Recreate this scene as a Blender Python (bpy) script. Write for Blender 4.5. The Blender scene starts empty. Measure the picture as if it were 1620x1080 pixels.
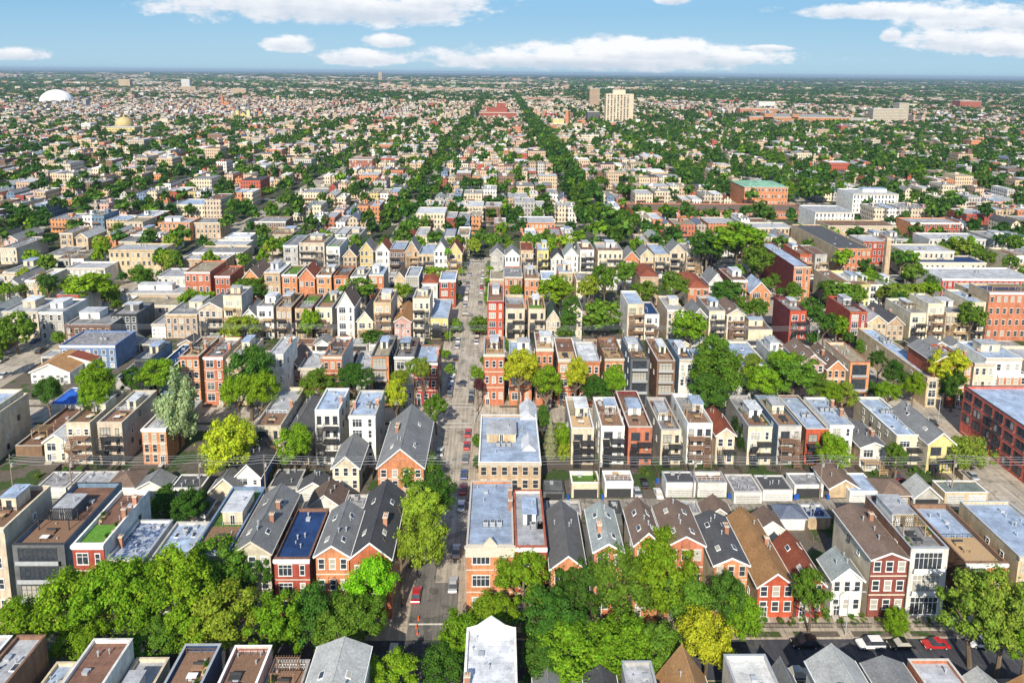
import bpy, math, random
import numpy as np
from mathutils import Matrix, Vector

# ------------------------------------------------------------------ camera, sky, sun
scene = bpy.context.scene
R = math.radians
CAM_H = 103.0
cam_data = bpy.data.cameras.new('camera'); cam = bpy.data.objects.new('camera', cam_data)
scene.collection.objects.link(cam); scene.camera = cam
cam_data.sensor_width = 36.0; cam_data.lens = 1128 / 1620 * 36
cam_data.shift_y = -248.2 / 1620
cam_data.clip_start = 1.0; cam_data.clip_end = 120000.0
_th, _yaw, _roll = R(8.9), R(1.0), 0.0095
_fw = Vector((math.sin(_yaw) * math.cos(_th), math.cos(_yaw) * math.cos(_th), -math.sin(_th)))
_r0 = Vector((math.cos(_yaw), -math.sin(_yaw), 0)); _d0 = _fw.cross(_r0)
_r = _r0 * math.cos(_roll) - _d0 * math.sin(_roll); _d = _d0 * math.cos(_roll) + _r0 * math.sin(_roll)
cam.matrix_world = Matrix(((_r.x, -_d.x, -_fw.x, 0), (_r.y, -_d.y, -_fw.y, 0), (_r.z, -_d.z, -_fw.z, CAM_H), (0, 0, 0, 1)))

SUN_EL, SUN_AZ = R(36), R(-10)      # azimuth of the sun seen from above, measured from straight behind the camera
sun_d = bpy.data.lights.new('sun', 'SUN'); sun = bpy.data.objects.new('sun', sun_d); scene.collection.objects.link(sun)
sun_d.energy = 4.7; sun_d.angle = R(0.5); sun_d.color = (1.0, 0.92, 0.77)
_to_sun = Vector((math.sin(SUN_AZ) * math.cos(SUN_EL), -math.cos(SUN_AZ) * math.cos(SUN_EL), math.sin(SUN_EL)))
sun.rotation_euler = _to_sun.to_track_quat('Z', 'Y').to_euler()

vs = scene.view_settings
vs.view_transform = 'Standard'; vs.look = 'None'; vs.gamma = 1; vs.use_curve_mapping = False
vs.exposure = 0.40

world = bpy.data.worlds.new('World'); scene.world = world; world.use_nodes = True
nt = world.node_tree; nt.nodes.clear()
def N(tree, typ, **kw):
    n = tree.nodes.new(typ)
    for k, v in kw.items():
        if k == 'inp':
            for kk, vv in v.items():
                n.inputs[kk].default_value = vv
        else:
            setattr(n, k, v)
    return n
def mathn(tree, op, a, b=None, clamp=False):
    n = tree.nodes.new('ShaderNodeMath'); n.operation = op; n.use_clamp = clamp
    for i, v in enumerate((a, b)):
        if v is None: continue
        if isinstance(v, (int, float)): n.inputs[i].default_value = v
        else: tree.links.new(v, n.inputs[i])
    return n.outputs[0]
def remap(t, val, a, b, c, d):
    n = N(t, 'ShaderNodeMapRange', inp={'From Min': a, 'From Max': b, 'To Min': c, 'To Max': d}); t.links.new(val, n.inputs['Value']); return n.outputs[0]
def build_sky():
    L = nt.links
    sky = N(nt, 'ShaderNodeTexSky', sky_type='NISHITA', sun_disc=False, sun_elevation=SUN_EL, sun_rotation=R(180) + SUN_AZ * -1,
            altitude=200, air_density=1.0, dust_density=0.6, ozone_density=1.6)
    tc = N(nt, 'ShaderNodeTexCoord'); sp = N(nt, 'ShaderNodeSeparateXYZ'); L.new(tc.outputs['Generated'], sp.inputs[0])
    yy = mathn(nt, 'MAXIMUM', sp.outputs[1], 0.02)
    u = mathn(nt, 'DIVIDE', sp.outputs[0], yy); v = mathn(nt, 'DIVIDE', sp.outputs[2], yy)
    cb = N(nt, 'ShaderNodeCombineXYZ'); L.new(u, cb.inputs[0]); L.new(mathn(nt, 'MULTIPLY', v, 2.2), cb.inputs[1])
    n1 = N(nt, 'ShaderNodeTexNoise', inp={'Scale': 26.0, 'Detail': 8.0, 'Roughness': 0.62}); L.new(cb.outputs[0], n1.inputs['Vector'])
    n2 = N(nt, 'ShaderNodeTexNoise', inp={'Scale': 7.0, 'Detail': 5.0, 'Roughness': 0.6}); L.new(cb.outputs[0], n2.inputs['Vector'])
    # cloud banks: centre and half-size as direction slopes (sideways, up)
    C = [(-.255, .0905, .23, .0330), (-.14, .083, .125, .0260), (-.09, .1000, .09, .018), (-.50, .105, .16, .010), (-.29, .0355, .036, .0130),
         (-.157, .0400, .036, .0095), (-.19, .0170, .060, .0120), (.16, .0210, .24, .0215), (.20, .0330, .15, .0165), (.06, .017, .17, .015),
         (.315, .0220, .055, .016), (.37, .0370, .045, .0050), (.235, .100, .024, .0080), (.54, .0870, .150, .0120), (.66, .0780, .120, .0240),
         (.54, .0560, .016, .0105), (.655, .0480, .100, .0200), (.73, .0400, .080, .0160), (-.66, .0180, .05, .0090), (.1, .30, .5, .05), (-.5, .38, .4, .05)]
    m = None; sh = None
    for (a, b, ra, rb) in C:
        du = mathn(nt, 'DIVIDE', mathn(nt, 'SUBTRACT', u, a), ra * 1.05); dv = mathn(nt, 'DIVIDE', mathn(nt, 'SUBTRACT', v, b), rb * 1.2)
        # flat-bottomed: squash below the centre
        dvb = mathn(nt, 'MAXIMUM', dv, mathn(nt, 'MULTIPLY', dv, -1.35))
        q = mathn(nt, 'SUBTRACT', 1.0, mathn(nt, 'ADD', mathn(nt, 'MULTIPLY', du, du), mathn(nt, 'MULTIPLY', dvb, dvb)))
        q = mathn(nt, 'MAXIMUM', q, -1.5)
        s_ = mathn(nt, 'MULTIPLY', mathn(nt, 'MAXIMUM', q, 0.0), dv)
        m = q if m is None else mathn(nt, 'MAXIMUM', m, q)
        sh = s_ if sh is None else mathn(nt, 'ADD', sh, s_)
    nn = mathn(nt, 'ADD', mathn(nt, 'MULTIPLY', mathn(nt, 'SUBTRACT', n1.outputs[0], 0.5), 2.6), mathn(nt, 'MULTIPLY', mathn(nt, 'SUBTRACT', n2.outputs[0], 0.5), 1.6))
    dens = mathn(nt, 'ADD', m, nn)
    mr = N(nt, 'ShaderNodeMapRange', interpolation_type='SMOOTHSTEP', inp={'From Min': -0.15, 'From Max': 0.62}); L.new(dens, mr.inputs['Value'])
    wisp = mathn(nt, 'MULTIPLY', mr.outputs[0], 0.93)
    tone = mathn(nt, 'ADD', mathn(nt, 'ADD', mathn(nt, 'MULTIPLY', sh, 1.3), mathn(nt, 'MULTIPLY', mathn(nt, 'SUBTRACT', n1.outputs[0], 0.5), 1.6)), 0.55, True)
    cc = N(nt, 'ShaderNodeMix', data_type='RGBA'); L.new(tone, cc.inputs[0])
    cc.inputs[6].default_value = (4.1, 4.5, 5.1, 1); cc.inputs[7].default_value = (6.3, 6.3, 6.4, 1)
    # clear-air blue in the low northern sky, the physical sky above it
    lowc = N(nt, 'ShaderNodeMix', data_type='RGBA'); L.new(remap(nt, v, 0.0, .10, 0, 1), lowc.inputs[0])
    lowc.inputs[6].default_value = (2.5, 3.95, 5.0, 1); lowc.inputs[7].default_value = (1.4, 3.05, 4.75, 1)
    tint = N(nt, 'ShaderNodeMix', data_type='RGBA'); L.new(remap(nt, sp.outputs[2], .08, .5, .92, .0), tint.inputs[0])
    L.new(sky.outputs[0], tint.inputs[6]); L.new(lowc.outputs[2], tint.inputs[7])
    mx = N(nt, 'ShaderNodeMix', data_type='RGBA'); L.new(wisp, mx.inputs[0]); L.new(tint.outputs[2], mx.inputs[6]); L.new(cc.outputs[2], mx.inputs[7])
    bg = N(nt, 'ShaderNodeBackground', inp={'Strength': 0.125}); L.new(mx.outputs[2], bg.inputs[0])
    out = N(nt, 'ShaderNodeOutputWorld'); L.new(bg.outputs[0], out.inputs[0])
build_sky()
scene.cycles.max_bounces = 5; scene.cycles.diffuse_bounces = 2; scene.cycles.glossy_bounces = 2
scene.cycles.transmission_bounces = 2; scene.cycles.volume_bounces = 0; scene.cycles.transparent_max_bounces = 4

# ------------------------------------------------------------------ helpers
rnd = random.Random(11)
COL = scene.collection
def tag(o, label=None, cat=None, group=None, kind=None):
    if label: o['label'] = label
    if cat: o['category'] = cat
    if group: o['group'] = group
    if kind: o['kind'] = kind
    return o
class MB:
    """collects faces of one mesh"""
    def __init__(s): s.v = []; s.f = []; s.m = []
    def face(s, pts, mi=0):
        n = len(s.v); s.v.extend(pts); s.f.append(tuple(range(n, n + len(pts)))); s.m.append(mi)
    def box(s, x0, x1, y0, y1, z0, z1, mi=0, top=None, bottom=True):
        if x0 > x1: x0, x1 = x1, x0
        if y0 > y1: y0, y1 = y1, y0
        n = len(s.v)
        s.v.extend([(x0, y0, z0), (x1, y0, z0), (x1, y1, z0), (x0, y1, z0), (x0, y0, z1), (x1, y0, z1), (x1, y1, z1), (x0, y1, z1)])
        F = [(n, n+1, n+5, n+4), (n+1, n+2, n+6, n+5), (n+2, n+3, n+7, n+6), (n+3, n, n+4, n+7), (n+4, n+5, n+6, n+7)]
        M = [mi] * 4 + [mi if top is None else top]
        if bottom: F.append((n+3, n+2, n+1, n)); M.append(mi)
        s.f += F; s.m += M
    def tube(s, a, b, r0, r1, k=6, mi=0, cap=True):
        a = Vector(a); b = Vector(b); d = (b - a).normalized()
        t = d.orthogonal().normalized(); w = d.cross(t); n = len(s.v)
        for p, r in ((a, r0), (b, r1)):
            for i in range(k):
                an = 2 * math.pi * i / k
                s.v.append(tuple(p + (t * math.cos(an) + w * math.sin(an)) * r))
        for i in range(k):
            j = (i + 1) % k; s.f.append((n + i, n + j, n + k + j, n + k + i)); s.m.append(mi)
        if cap: s.f.append(tuple(range(n + k, n + 2 * k))); s.m.append(mi)
    def mesh(s, name, mats):
        me = bpy.data.meshes.new(name); me.from_pydata(s.v, [], s.f)
        for m in (mats if isinstance(mats, (list, tuple)) else [mats]): me.materials.append(m)
        if any(s.m): me.polygons.foreach_set('material_index', s.m)
        return me
    def build(s, name, mats, parent=None, loc=(0, 0, 0)):
        return put(name, s.mesh(name, mats), parent, loc)
def put(name, me, parent=None, loc=(0, 0, 0), rz=0, sc=None):
    o = bpy.data.objects.new(name, me); COL.objects.link(o); o.parent = parent; o.location = loc
    if rz: o.rotation_euler = (0, 0, rz)
    if sc: o.scale = sc
    return o
def np_mesh(name, V, F4, mats, midx=None, attrs=None):
    me = bpy.data.meshes.new(name); nv = len(V); nf = len(F4)
    me.vertices.add(nv); me.vertices.foreach_set('co', np.asarray(V, np.float32).ravel())
    me.loops.add(nf * 4); me.loops.foreach_set('vertex_index', np.asarray(F4, np.int32).ravel())
    me.polygons.add(nf); me.polygons.foreach_set('loop_start', np.arange(0, nf * 4, 4, dtype=np.int32))
    me.polygons.foreach_set('loop_total', np.full(nf, 4, np.int32))
    for m in mats: me.materials.append(m)
    if midx is not None: me.polygons.foreach_set('material_index', np.asarray(midx, np.int32))
    for k, a in (attrs or {}).items():
        at = me.attributes.new(k, 'FLOAT_COLOR', 'FACE'); at.data.foreach_set('color', np.asarray(a, np.float32).ravel())
    me.update(calc_edges=True); me.validate(clean_customdata=False); me.shade_flat()
    return me

# ------------------------------------------------------------------ materials
def newmat(name):
    m = bpy.data.materials.new(name); m.use_nodes = True
    t = m.node_tree; t.nodes.clear()
    o = N(t, 'ShaderNodeOutputMaterial'); b = N(t, 'ShaderNodeBsdfPrincipled'); t.links.new(b.outputs[0], o.inputs[0])
    b.inputs['Specular IOR Level'].default_value = 0.25
    return m, t, b
def coords(t, sx=1, sy=1, sz=1, geo=False):
    tc = N(t, 'ShaderNodeTexCoord'); oi = N(t, 'ShaderNodeObjectInfo')
    mp = N(t, 'ShaderNodeMapping'); mp.inputs['Scale'].default_value = (sx, sy, sz)
    t.links.new(tc.outputs['Object'], mp.inputs[0])
    sc = N(t, 'ShaderNodeVectorMath', operation='SCALE'); sc.inputs[0].default_value = (37, 91, 13); t.links.new(oi.outputs['Random'], sc.inputs['Scale'])
    ad = N(t, 'ShaderNodeVectorMath', operation='ADD'); t.links.new(mp.outputs[0], ad.inputs[0]); t.links.new(sc.outputs[0], ad.inputs[1])
    return ad.outputs[0], oi
def noise(t, vec, scale, detail=4, rough=0.6):
    n = N(t, 'ShaderNodeTexNoise', inp={'Scale': scale, 'Detail': detail, 'Roughness': rough}); t.links.new(vec, n.inputs['Vector']); return n.outputs[0]
def scale_col(t, col, fac):
    n = N(t, 'ShaderNodeVectorMath', operation='SCALE')
    if isinstance(col, tuple): n.inputs[0].default_value = col[:3]
    else: t.links.new(col, n.inputs[0])
    t.links.new(fac, n.inputs['Scale']); return n.outputs[0]
def mixcol(t, f, a, b):
    n = N(t, 'ShaderNodeMix', data_type='RGBA')
    if isinstance(f, (int, float)): n.inputs[0].default_value = f
    else: t.links.new(f, n.inputs[0])
    for i, c in ((6, a), (7, b)):
        if isinstance(c, tuple): n.inputs[i].default_value = (c + (1,))[:4]
        else: t.links.new(c, n.inputs[i])
    return n.outputs[2]
WALLC = dict(rb=(.43, .105, .065), fr=(.74, .20, .13), ob=(.60, .25, .13), db=(.26, .15, .10), tb=(.58, .44, .29), cr=(.68, .58, .43), wh=(.78, .76, .71), gy=(.46, .44, .41),
             dg=(.13, .135, .14), bl=(.17, .25, .45), bg=(.17, .25, .36), ls=(.52, .45, .35), pk=(.62, .36, .31), ye=(.66, .54, .24), mr=(.22, .06, .055),
             br=(.22, .13, .085), rd=(.46, .07, .05), bk=(.03, .03, .035), nv=(.05, .08, .17))
ROOFC = dict(lg=(.46, .47, .50), mg=(.27, .27, .28), dk=(.22, .12, .085), sv=(.38, .47, .62), nv=(.02, .05, .15), ch=(.078, .08, .088), gs=(.20, .205, .21),
             gh=(.30, .335, .33), lh=(.42, .43, .42), bs=(.17, .12, .095), ts=(.36, .20, .09), rs=(.24, .07, .04), bh=(.15, .18, .25), sl=(.13, .13, .135),
             wt=(.66, .68, .72), st=(.62, .62, .61), tn=(.36, .31, .22), gn=(.10, .20, .03), gk=(.05, .085, .06), gm=(.22, .26, .25), lm=(.40, .40, .42),
             nm=(.06, .12, .26), mt=(.26, .50, .36), bt=(.03, .14, .60), gy=(.3, .3, .3))
WALLN = dict(rb='red brick', ob='orange brick', db='dark brown brick', tb='tan brick', cr='cream', wh='white', gy='grey', dg='dark grey', bl='blue clapboard',
             bg='blue-grey', ls='limestone', pk='pink', ye='pale yellow', mr='maroon', br='brown', rd='bright red', bk='black', fr='brick red', nv='navy')
ROOFN = dict(lg='light grey', mg='grey', dk='brown decked', sv='silvery blue', nv='navy', ch='charcoal', gs='grey shingled', gh='pale green-grey', lh='pale grey shingled',
             bs='brown shingled', ts='tan shingled', rs='rust-red shingled', bh='blue-grey', sl='dark slate', wt='white', st='striped metal', tn='tan', gn='green planted',
             gk='dark green', gm='green-grey', lm='patchy grey', nm='mottled navy', bt='bright blue', mt='pale mint green', gy='plain grey')
for _k in WALLC:
    if _k not in ROOFC: ROOFC[_k] = WALLC[_k]; ROOFN[_k] = WALLN[_k]
_wm, _rm = {}, {}
def wallmat(c, windows=False):
    k = (c, windows)
    if k in _wm: return _wm[k]
    m, t, b = newmat('wall_' + WALLN[c].replace(' ', '_') + ('_facade' if windows else ''))
    vec, oi = coords(t)
    base = WALLC[c]
    brick = c in ('fr', 'rb', 'ob', 'db', 'tb', 'mr', 'rd')
    n1 = noise(t, vec, 0.45, 4); n2 = noise(t, vec, 3.5 if brick else 2.0, 5, .7)
    sv, _ = coords(t, 1.6, 1.6, .12); n3 = noise(t, sv, 1.0, 3)
    f = mathn(t, 'MULTIPLY', remap(t, n1, .3, .7, .74, 1.16), remap(t, n2, .3, .7, .84 if brick else .93, 1.15 if brick else 1.06))
    f = mathn(t, 'MULTIPLY', f, remap(t, n3, .35, .6, .78 if brick else .87, 1.04))
    f = mathn(t, 'MULTIPLY', f, remap(t, oi.outputs['Random'], 0, 1, .84, 1.14))
    col = scale_col(t, base, f)
    if brick:
        # courses
        tc = N(t, 'ShaderNodeTexCoord'); sp = N(t, 'ShaderNodeSeparateXYZ'); t.links.new(tc.outputs['Object'], sp.inputs[0])
        cb = N(t, 'ShaderNodeCombineXYZ'); t.links.new(mathn(t, 'ADD', sp.outputs[0], sp.outputs[1]), cb.inputs[0]); t.links.new(sp.outputs[2], cb.inputs[1])
        br = N(t, 'ShaderNodeTexBrick', inp={'Scale': 1.0, 'Brick Width': .45, 'Row Height': .16, 'Mortar Size': .018, 'Bias': 0.0})
        br.inputs['Color1'].default_value = (1, 1, 1, 1); br.inputs['Color2'].default_value = (.84, .80, .78, 1); br.inputs['Mortar'].default_value = (1.15, 1.12, 1.08, 1)
        t.links.new(cb.outputs[0], br.inputs['Vector'])
        mu = N(t, 'ShaderNodeVectorMath', operation='MULTIPLY'); t.links.new(col, mu.inputs[0]); t.links.new(br.outputs[0], mu.inputs[1]); col = mu.outputs[0]
    hv = N(t, 'ShaderNodeHueSaturation'); t.links.new(col, hv.inputs['Color'])
    t.links.new(remap(t, oi.outputs['Random'], 0, 1, .488, .512), hv.inputs['Hue']); col = hv.outputs[0]
    if windows: col = window_pattern(t, col)
    t.links.new(col, b.inputs['Base Color']); b.inputs['Roughness'].default_value = .85
    _wm[k] = m; return m
def window_pattern(t, col):
    """sash windows as a surface pattern, for houses too far away to build each one"""
    tc = N(t, 'ShaderNodeTexCoord'); sp = N(t, 'ShaderNodeSeparateXYZ'); t.links.new(tc.outputs['Object'], sp.inputs[0])
    h = mathn(t, 'FRACT', mathn(t, 'DIVIDE', mathn(t, 'ADD', sp.outputs[0], mathn(t, 'MULTIPLY', sp.outputs[1], .83)), 2.1))
    v = mathn(t, 'FRACT', mathn(t, 'DIVIDE', sp.outputs[2], 3.3))
    def band(x, lo, hi): return mathn(t, 'MULTIPLY', mathn(t, 'GREATER_THAN', x, lo), mathn(t, 'LESS_THAN', x, hi))
    win = mathn(t, 'MULTIPLY', band(h, .28, .72), band(v, .32, .86))
    ge = N(t, 'ShaderNodeNewGeometry'); sn = N(t, 'ShaderNodeSeparateXYZ'); t.links.new(ge.outputs['Normal'], sn.inputs[0])
    win = mathn(t, 'MULTIPLY', win, mathn(t, 'LESS_THAN', mathn(t, 'ABSOLUTE', sn.outputs[2]), .3))
    return mixcol(t, win, col, (.075, .075, .085))
def roofmat(c):
    if c not in ROOFC: ROOFC[c] = WALLC[c]; ROOFN[c] = WALLN[c]
    if c in _rm: return _rm[c]
    m, t, b = newmat('roof_' + ROOFN[c].replace(' ', '_'))
    vec, oi = coords(t); base = ROOFC[c]
    shingle = c in ('ch', 'gs', 'gh', 'lh', 'bs', 'ts', 'rs', 'bh', 'sl', 'gk')
    n1 = noise(t, vec, .35, 5, .62); n2 = noise(t, vec, 2.4, 6, .7)
    if shingle:
        v2, _ = coords(t, .7, 4.5, 4.5); n4 = noise(t, v2, 1.3, 3, .7)
        f = mathn(t, 'MULTIPLY', remap(t, n1, .3, .7, .8, 1.15), remap(t, n2, .25, .75, .68, 1.32))
        f = mathn(t, 'MULTIPLY', f, remap(t, n4, .3, .7, .82, 1.18)); rough = .9
    else:
        f = mathn(t, 'MULTIPLY', remap(t, n1, .36, .64, .70, 1.14), remap(t, n2, .3, .7, .84, 1.12))
        tc = N(t, 'ShaderNodeTexCoord'); br = N(t, 'ShaderNodeTexBrick', inp={'Scale': 1.0, 'Brick Width': 7.0, 'Row Height': 1.05, 'Mortar Size': .035})
        br.inputs['Color1'].default_value = (1, 1, 1, 1); br.inputs['Color2'].default_value = (.93, .93, .93, 1); br.inputs['Mortar'].default_value = (.80, .80, .80, 1)
        t.links.new(tc.outputs['Object'], br.inputs['Vector'])
        sx = N(t, 'ShaderNodeSeparateColor'); t.links.new(br.outputs[0], sx.inputs[0]); f = mathn(t, 'MULTIPLY', f, sx.outputs[0])
        n5 = noise(t, vec, .8, 6, .75); f = mathn(t, 'MULTIPLY', f, remap(t, n5, .56, .68, 1.0, .52)); rough = .55 if c in ('sv', 'wt', 'nv') else .8
    f = mathn(t, 'MULTIPLY', f, remap(t, oi.outputs['Random'], 0, 1, .86, 1.12))
    col = scale_col(t, base, f)
    if c in ('nm', 'lm'):
        n6 = noise(t, vec, 1.1, 7, .75); n = N(t, 'ShaderNodeMapRange', inp={'From Min': .47, 'From Max': .56}); t.links.new(n6, n.inputs['Value'])
        col = mixcol(t, n.outputs[0], col, (.42, .45, .52) if c == 'nm' else (.17, .16, .17))
    elif c in ('lg', 'mg', 'sv', 'wt', 'tn'):
        n6 = noise(t, vec, .22, 6, .7); n = N(t, 'ShaderNodeMapRange', inp={'From Min': .54, 'From Max': .60, 'To Max': .5}); t.links.new(n6, n.inputs['Value'])
        col = mixcol(t, n.outputs[0], col, tuple(x * .55 for x in base) if c != 'mg' else (.45, .45, .46))
    t.links.new(col, b.inputs['Base Color']); b.inputs['Roughness'].default_value = rough
    _rm[c] = m; return m
def simple(name, c, rough=.7, metal=0, var=.12, scale=2.0, spec=.25):
    m, t, b = newmat(name); vec, oi = coords(t)
    f = mathn(t, 'MULTIPLY', remap(t, noise(t, vec, scale, 4), .3, .7, 1 - var, 1 + var), remap(t, oi.outputs['Random'], 0, 1, 1 - var, 1 + var))
    t.links.new(scale_col(t, c, f), b.inputs['Base Color']); b.inputs['Roughness'].default_value = rough; b.inputs['Metallic'].default_value = metal
    b.inputs['Specular IOR Level'].default_value = spec
    return m
M_STONE = simple('limestone_trim', (.60, .54, .44)); M_WHITE = simple('white_trim', (.80, .80, .78), .6); M_COPING = simple('coping_stone', (.55, .52, .47))
M_WOOD = simple('deck_wood', (.24, .145, .095), .8, var=.25, scale=4); M_TWOOD = simple('tan_timber', (.46, .32, .18), .8, var=.2, scale=4)
M_IRON = simple('dark_iron', (.04, .04, .045), .5); M_METAL = simple('galvanised_metal', (.50, .52, .54), .4, .3)
M_CONC = simple('concrete', (.46, .42, .36), .9); M_BRICKC = simple('chimney_brick', (.40, .20, .13), .9, var=.2, scale=6)
M_TURF = simple('turf', (.10, .24, .03), .9, var=.3, scale=3); M_DARK = simple('dark_void', (.02, .02, .022), .7)
M_DOOR = simple('painted_door', (.58, .57, .54), .6, var=.18); M_PLANT = simple('planter_leaves', (.09, .18, .03), .8, var=.4, scale=6)
M_CHAR = simple('dark_frame', (.05, .052, .056), .5)
def glassmat():
    m, t, b = newmat('window_glass'); vec, oi = coords(t)
    w = N(t, 'ShaderNodeTexWhiteNoise', noise_dimensions='1D'); t.links.new(oi.outputs['Random'], w.inputs['W'])
    f = N(t, 'ShaderNodeMapRange', inp={'From Min': .72, 'From Max': .74}); t.links.new(w.outputs[0], f.inputs['Value'])
    n = noise(t, vec, 1.6, 3)
    c = mixcol(t, f.outputs[0], mixcol(t, remap(t, n, .4, .6, 0, 1), (.03, .038, .05), (.055, .065, .08)), (.42, .40, .35))
    t.links.new(c, b.inputs['Base Color']); b.inputs['Roughness'].default_value = .12; b.inputs['Specular IOR Level'].default_value = .6
    return m
M_GLASS = glassmat()
def solar():
    return simple('blue_pool_water', (.02, .10, .35), .15, spec=.5)
M_POOL = solar()

# ------------------------------------------------------------------ windows and doors (shared meshes)
_wc = {}
def winmesh(w, h, kind):
    w = round(w * 5) / 5; h = round(h * 5) / 5; k = (w, h, kind)
    if k in _wc: return _wc[k]
    b = MB(); x = w / 2
    if kind == 'garage':
        b.box(-x, x, -.06, .0, 0, h, 0)
        for i in range(1, 4): b.box(-x, x, -.08, -.06, h * i / 4 - .03, h * i / 4 + .03, 1)
        me = b.mesh('garage_door', [M_DOOR, M_CHAR]); _wc[k] = me; return me
    if kind == 'garaged':
        b.box(-x, x, -.06, .0, 0, h, 0)
        for i in range(1, 4): b.box(-x, x, -.08, -.06, h * i / 4 - .03, h * i / 4 + .03, 1)
        me = b.mesh('garage_door', [M_CHAR, M_IRON]); _wc[k] = me; return me
    t = .11 if kind != 'dark' else .08
    b.face([(-x, -.04, 0), (x, -.04, 0), (x, -.04, h), (-x, -.04, h)], 1)
    b.box(-x - t, -x, -.09, 0, 0, h, 0); b.box(x, x + t, -.09, 0, 0, h, 0)
    b.box(-x - t - .06, x + t + .06, -.13, 0, h, h + (.26 if kind == 'lint' else .12), 0)
    b.box(-x - t - .06, x + t + .06, -.16, 0, -.14, 0, 0)
    if kind in ('sash', 'lint'): b.box(-x, x, -.08, -.04, h * .5 - .04, h * .5 + .04, 0)
    if kind in ('wide', 'dark') and w > 1.3:
        n = max(2, round(w / .9))
        for i in range(1, n): b.box(-x + w * i / n - .04, -x + w * i / n + .04, -.08, -.04, 0, h, 0)
        b.box(-x, x, -.085, -.04, h * .68, h * .68 + .07, 0)
    if kind == 'door': b.box(-.03, .03, -.08, -.04, 0, h, 0)
    me = b.mesh('window', [{'dark': M_CHAR, 'lint': M_STONE}.get(kind, M_WHITE), M_GLASS]); _wc[k] = me; return me
def window(parent, x, y, z, w, h, kind='sash', rz=0, name=None):
    me = winmesh(w, h, kind)
    return put(name or {'garage': 'garage_door', 'garaged': 'garage_door', 'door': 'door'}.get(kind, 'window'), me, parent, (x, y, z), rz)
def vent_mesh():
    b = MB(); b.tube((0, 0, 0), (0, 0, .8), .12, .12, 6); b.tube((0, 0, .8), (0, 0, .95), .22, .2, 6); return b.mesh('vent_pipe', M_METAL)
def ac_mesh():
    b = MB(); b.box(-.5, .5, -.5, .5, .1, 1.0, 0); b.tube((0, 0, 1.0), (0, 0, 1.06), .38, .38, 10, 1); b.box(-.6, .6, -.45, .45, 0, .1, 1)
    b.tube((0, 0, 1.06), (0, 0, 1.1), .12, .12, 8, 0)
    for q in (.3, .5, .7): b.box(-.52, .52, -.52, .52, q, q + .03, 1)
    return b.mesh('air_conditioner', [M_METAL, M_CHAR])
def sky_mesh():
    b = MB(); b.box(-.45, .45, -.7, .7, 0, .14, 0); b.face([(-.36, -.6, .15), (.36, -.6, .15), (.36, .6, .15), (-.36, .6, .15)], 1)
    return b.mesh('skylight', [M_WHITE, M_GLASS])
def chim_mesh():
    b = MB(); b.box(-.4, .4, -.35, .35, -1.5, 1.5, 0); b.box(-.5, .5, -.45, .45, 1.5, 1.65, 1)
    for q in (-.18, .18): b.tube((q, 0, 1.65), (q, 0, 2.0), .11, .09, 6, 2)
    return b.mesh('chimney', [M_BRICKC, M_STONE, M_BRICKC])
ME_VENT, ME_AC, ME_SKY, ME_CHIM = vent_mesh(), ac_mesh(), sky_mesh(), chim_mesh()

# ------------------------------------------------------------------ furniture left out on roof decks (things of their own)
ORD = ['first', 'second', 'third', 'fourth', 'fifth', 'sixth', 'seventh', 'eighth', 'ninth', 'tenth', 'eleventh', 'twelfth', 'thirteenth', 'fourteenth',
       'fifteenth', 'sixteenth', 'seventeenth', 'eighteenth', 'nineteenth', 'twentieth']
def ordw(n):
    n = int(n)
    if n < 20: return ORD[n]
    tens = ['', '', 'twenty', 'thirty', 'forty', 'fifty', 'sixty', 'seventy', 'eighty', 'ninety']
    n += 1; return tens[n // 10 % 10] + ('-' + ORD[n % 10 - 1] if n % 10 else 'th') if n < 100 else 'hundred-' + str(n)
def deck_things(X, Y, Z, w, d, where, rr):
    t = bpy.data.objects.new('patio_table', None); COL.objects.link(t); t.location = (X, Y, Z)
    tag(t, f'patio table on roof of {where}', 'table', 'patio tables on roof decks')
    b = MB(); b.box(-.75, .75, -.5, .5, .70, .76); b.build('table_top', rr.choice([M_TWOOD, M_WHITE, M_CHAR]), t)
    for sx in (-.6, .6):
        for sy in (-.4, .4):
            b = MB(); b.box(sx - .04, sx + .04, sy - .04, sy + .04, 0, .70); b.build('leg', M_CHAR, t)
    if d > 3:
        s = bpy.data.objects.new('patio_sofa', None); COL.objects.link(s); s.location = (X + rr.uniform(-.4, .4), Y + 1.9, Z)
        tag(s, f'patio sofa on roof of {where}', 'sofa', 'patio sofas on roof decks')
        b = MB(); b.box(-.9, .9, -.4, .4, .12, .42); b.build('seat', rr.choice([M_WOOD, M_TWOOD, M_CHAR]), s)
        b = MB(); b.box(-.9, .9, .4, .55, .12, .85); b.build('backrest', M_CHAR, s)

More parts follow.
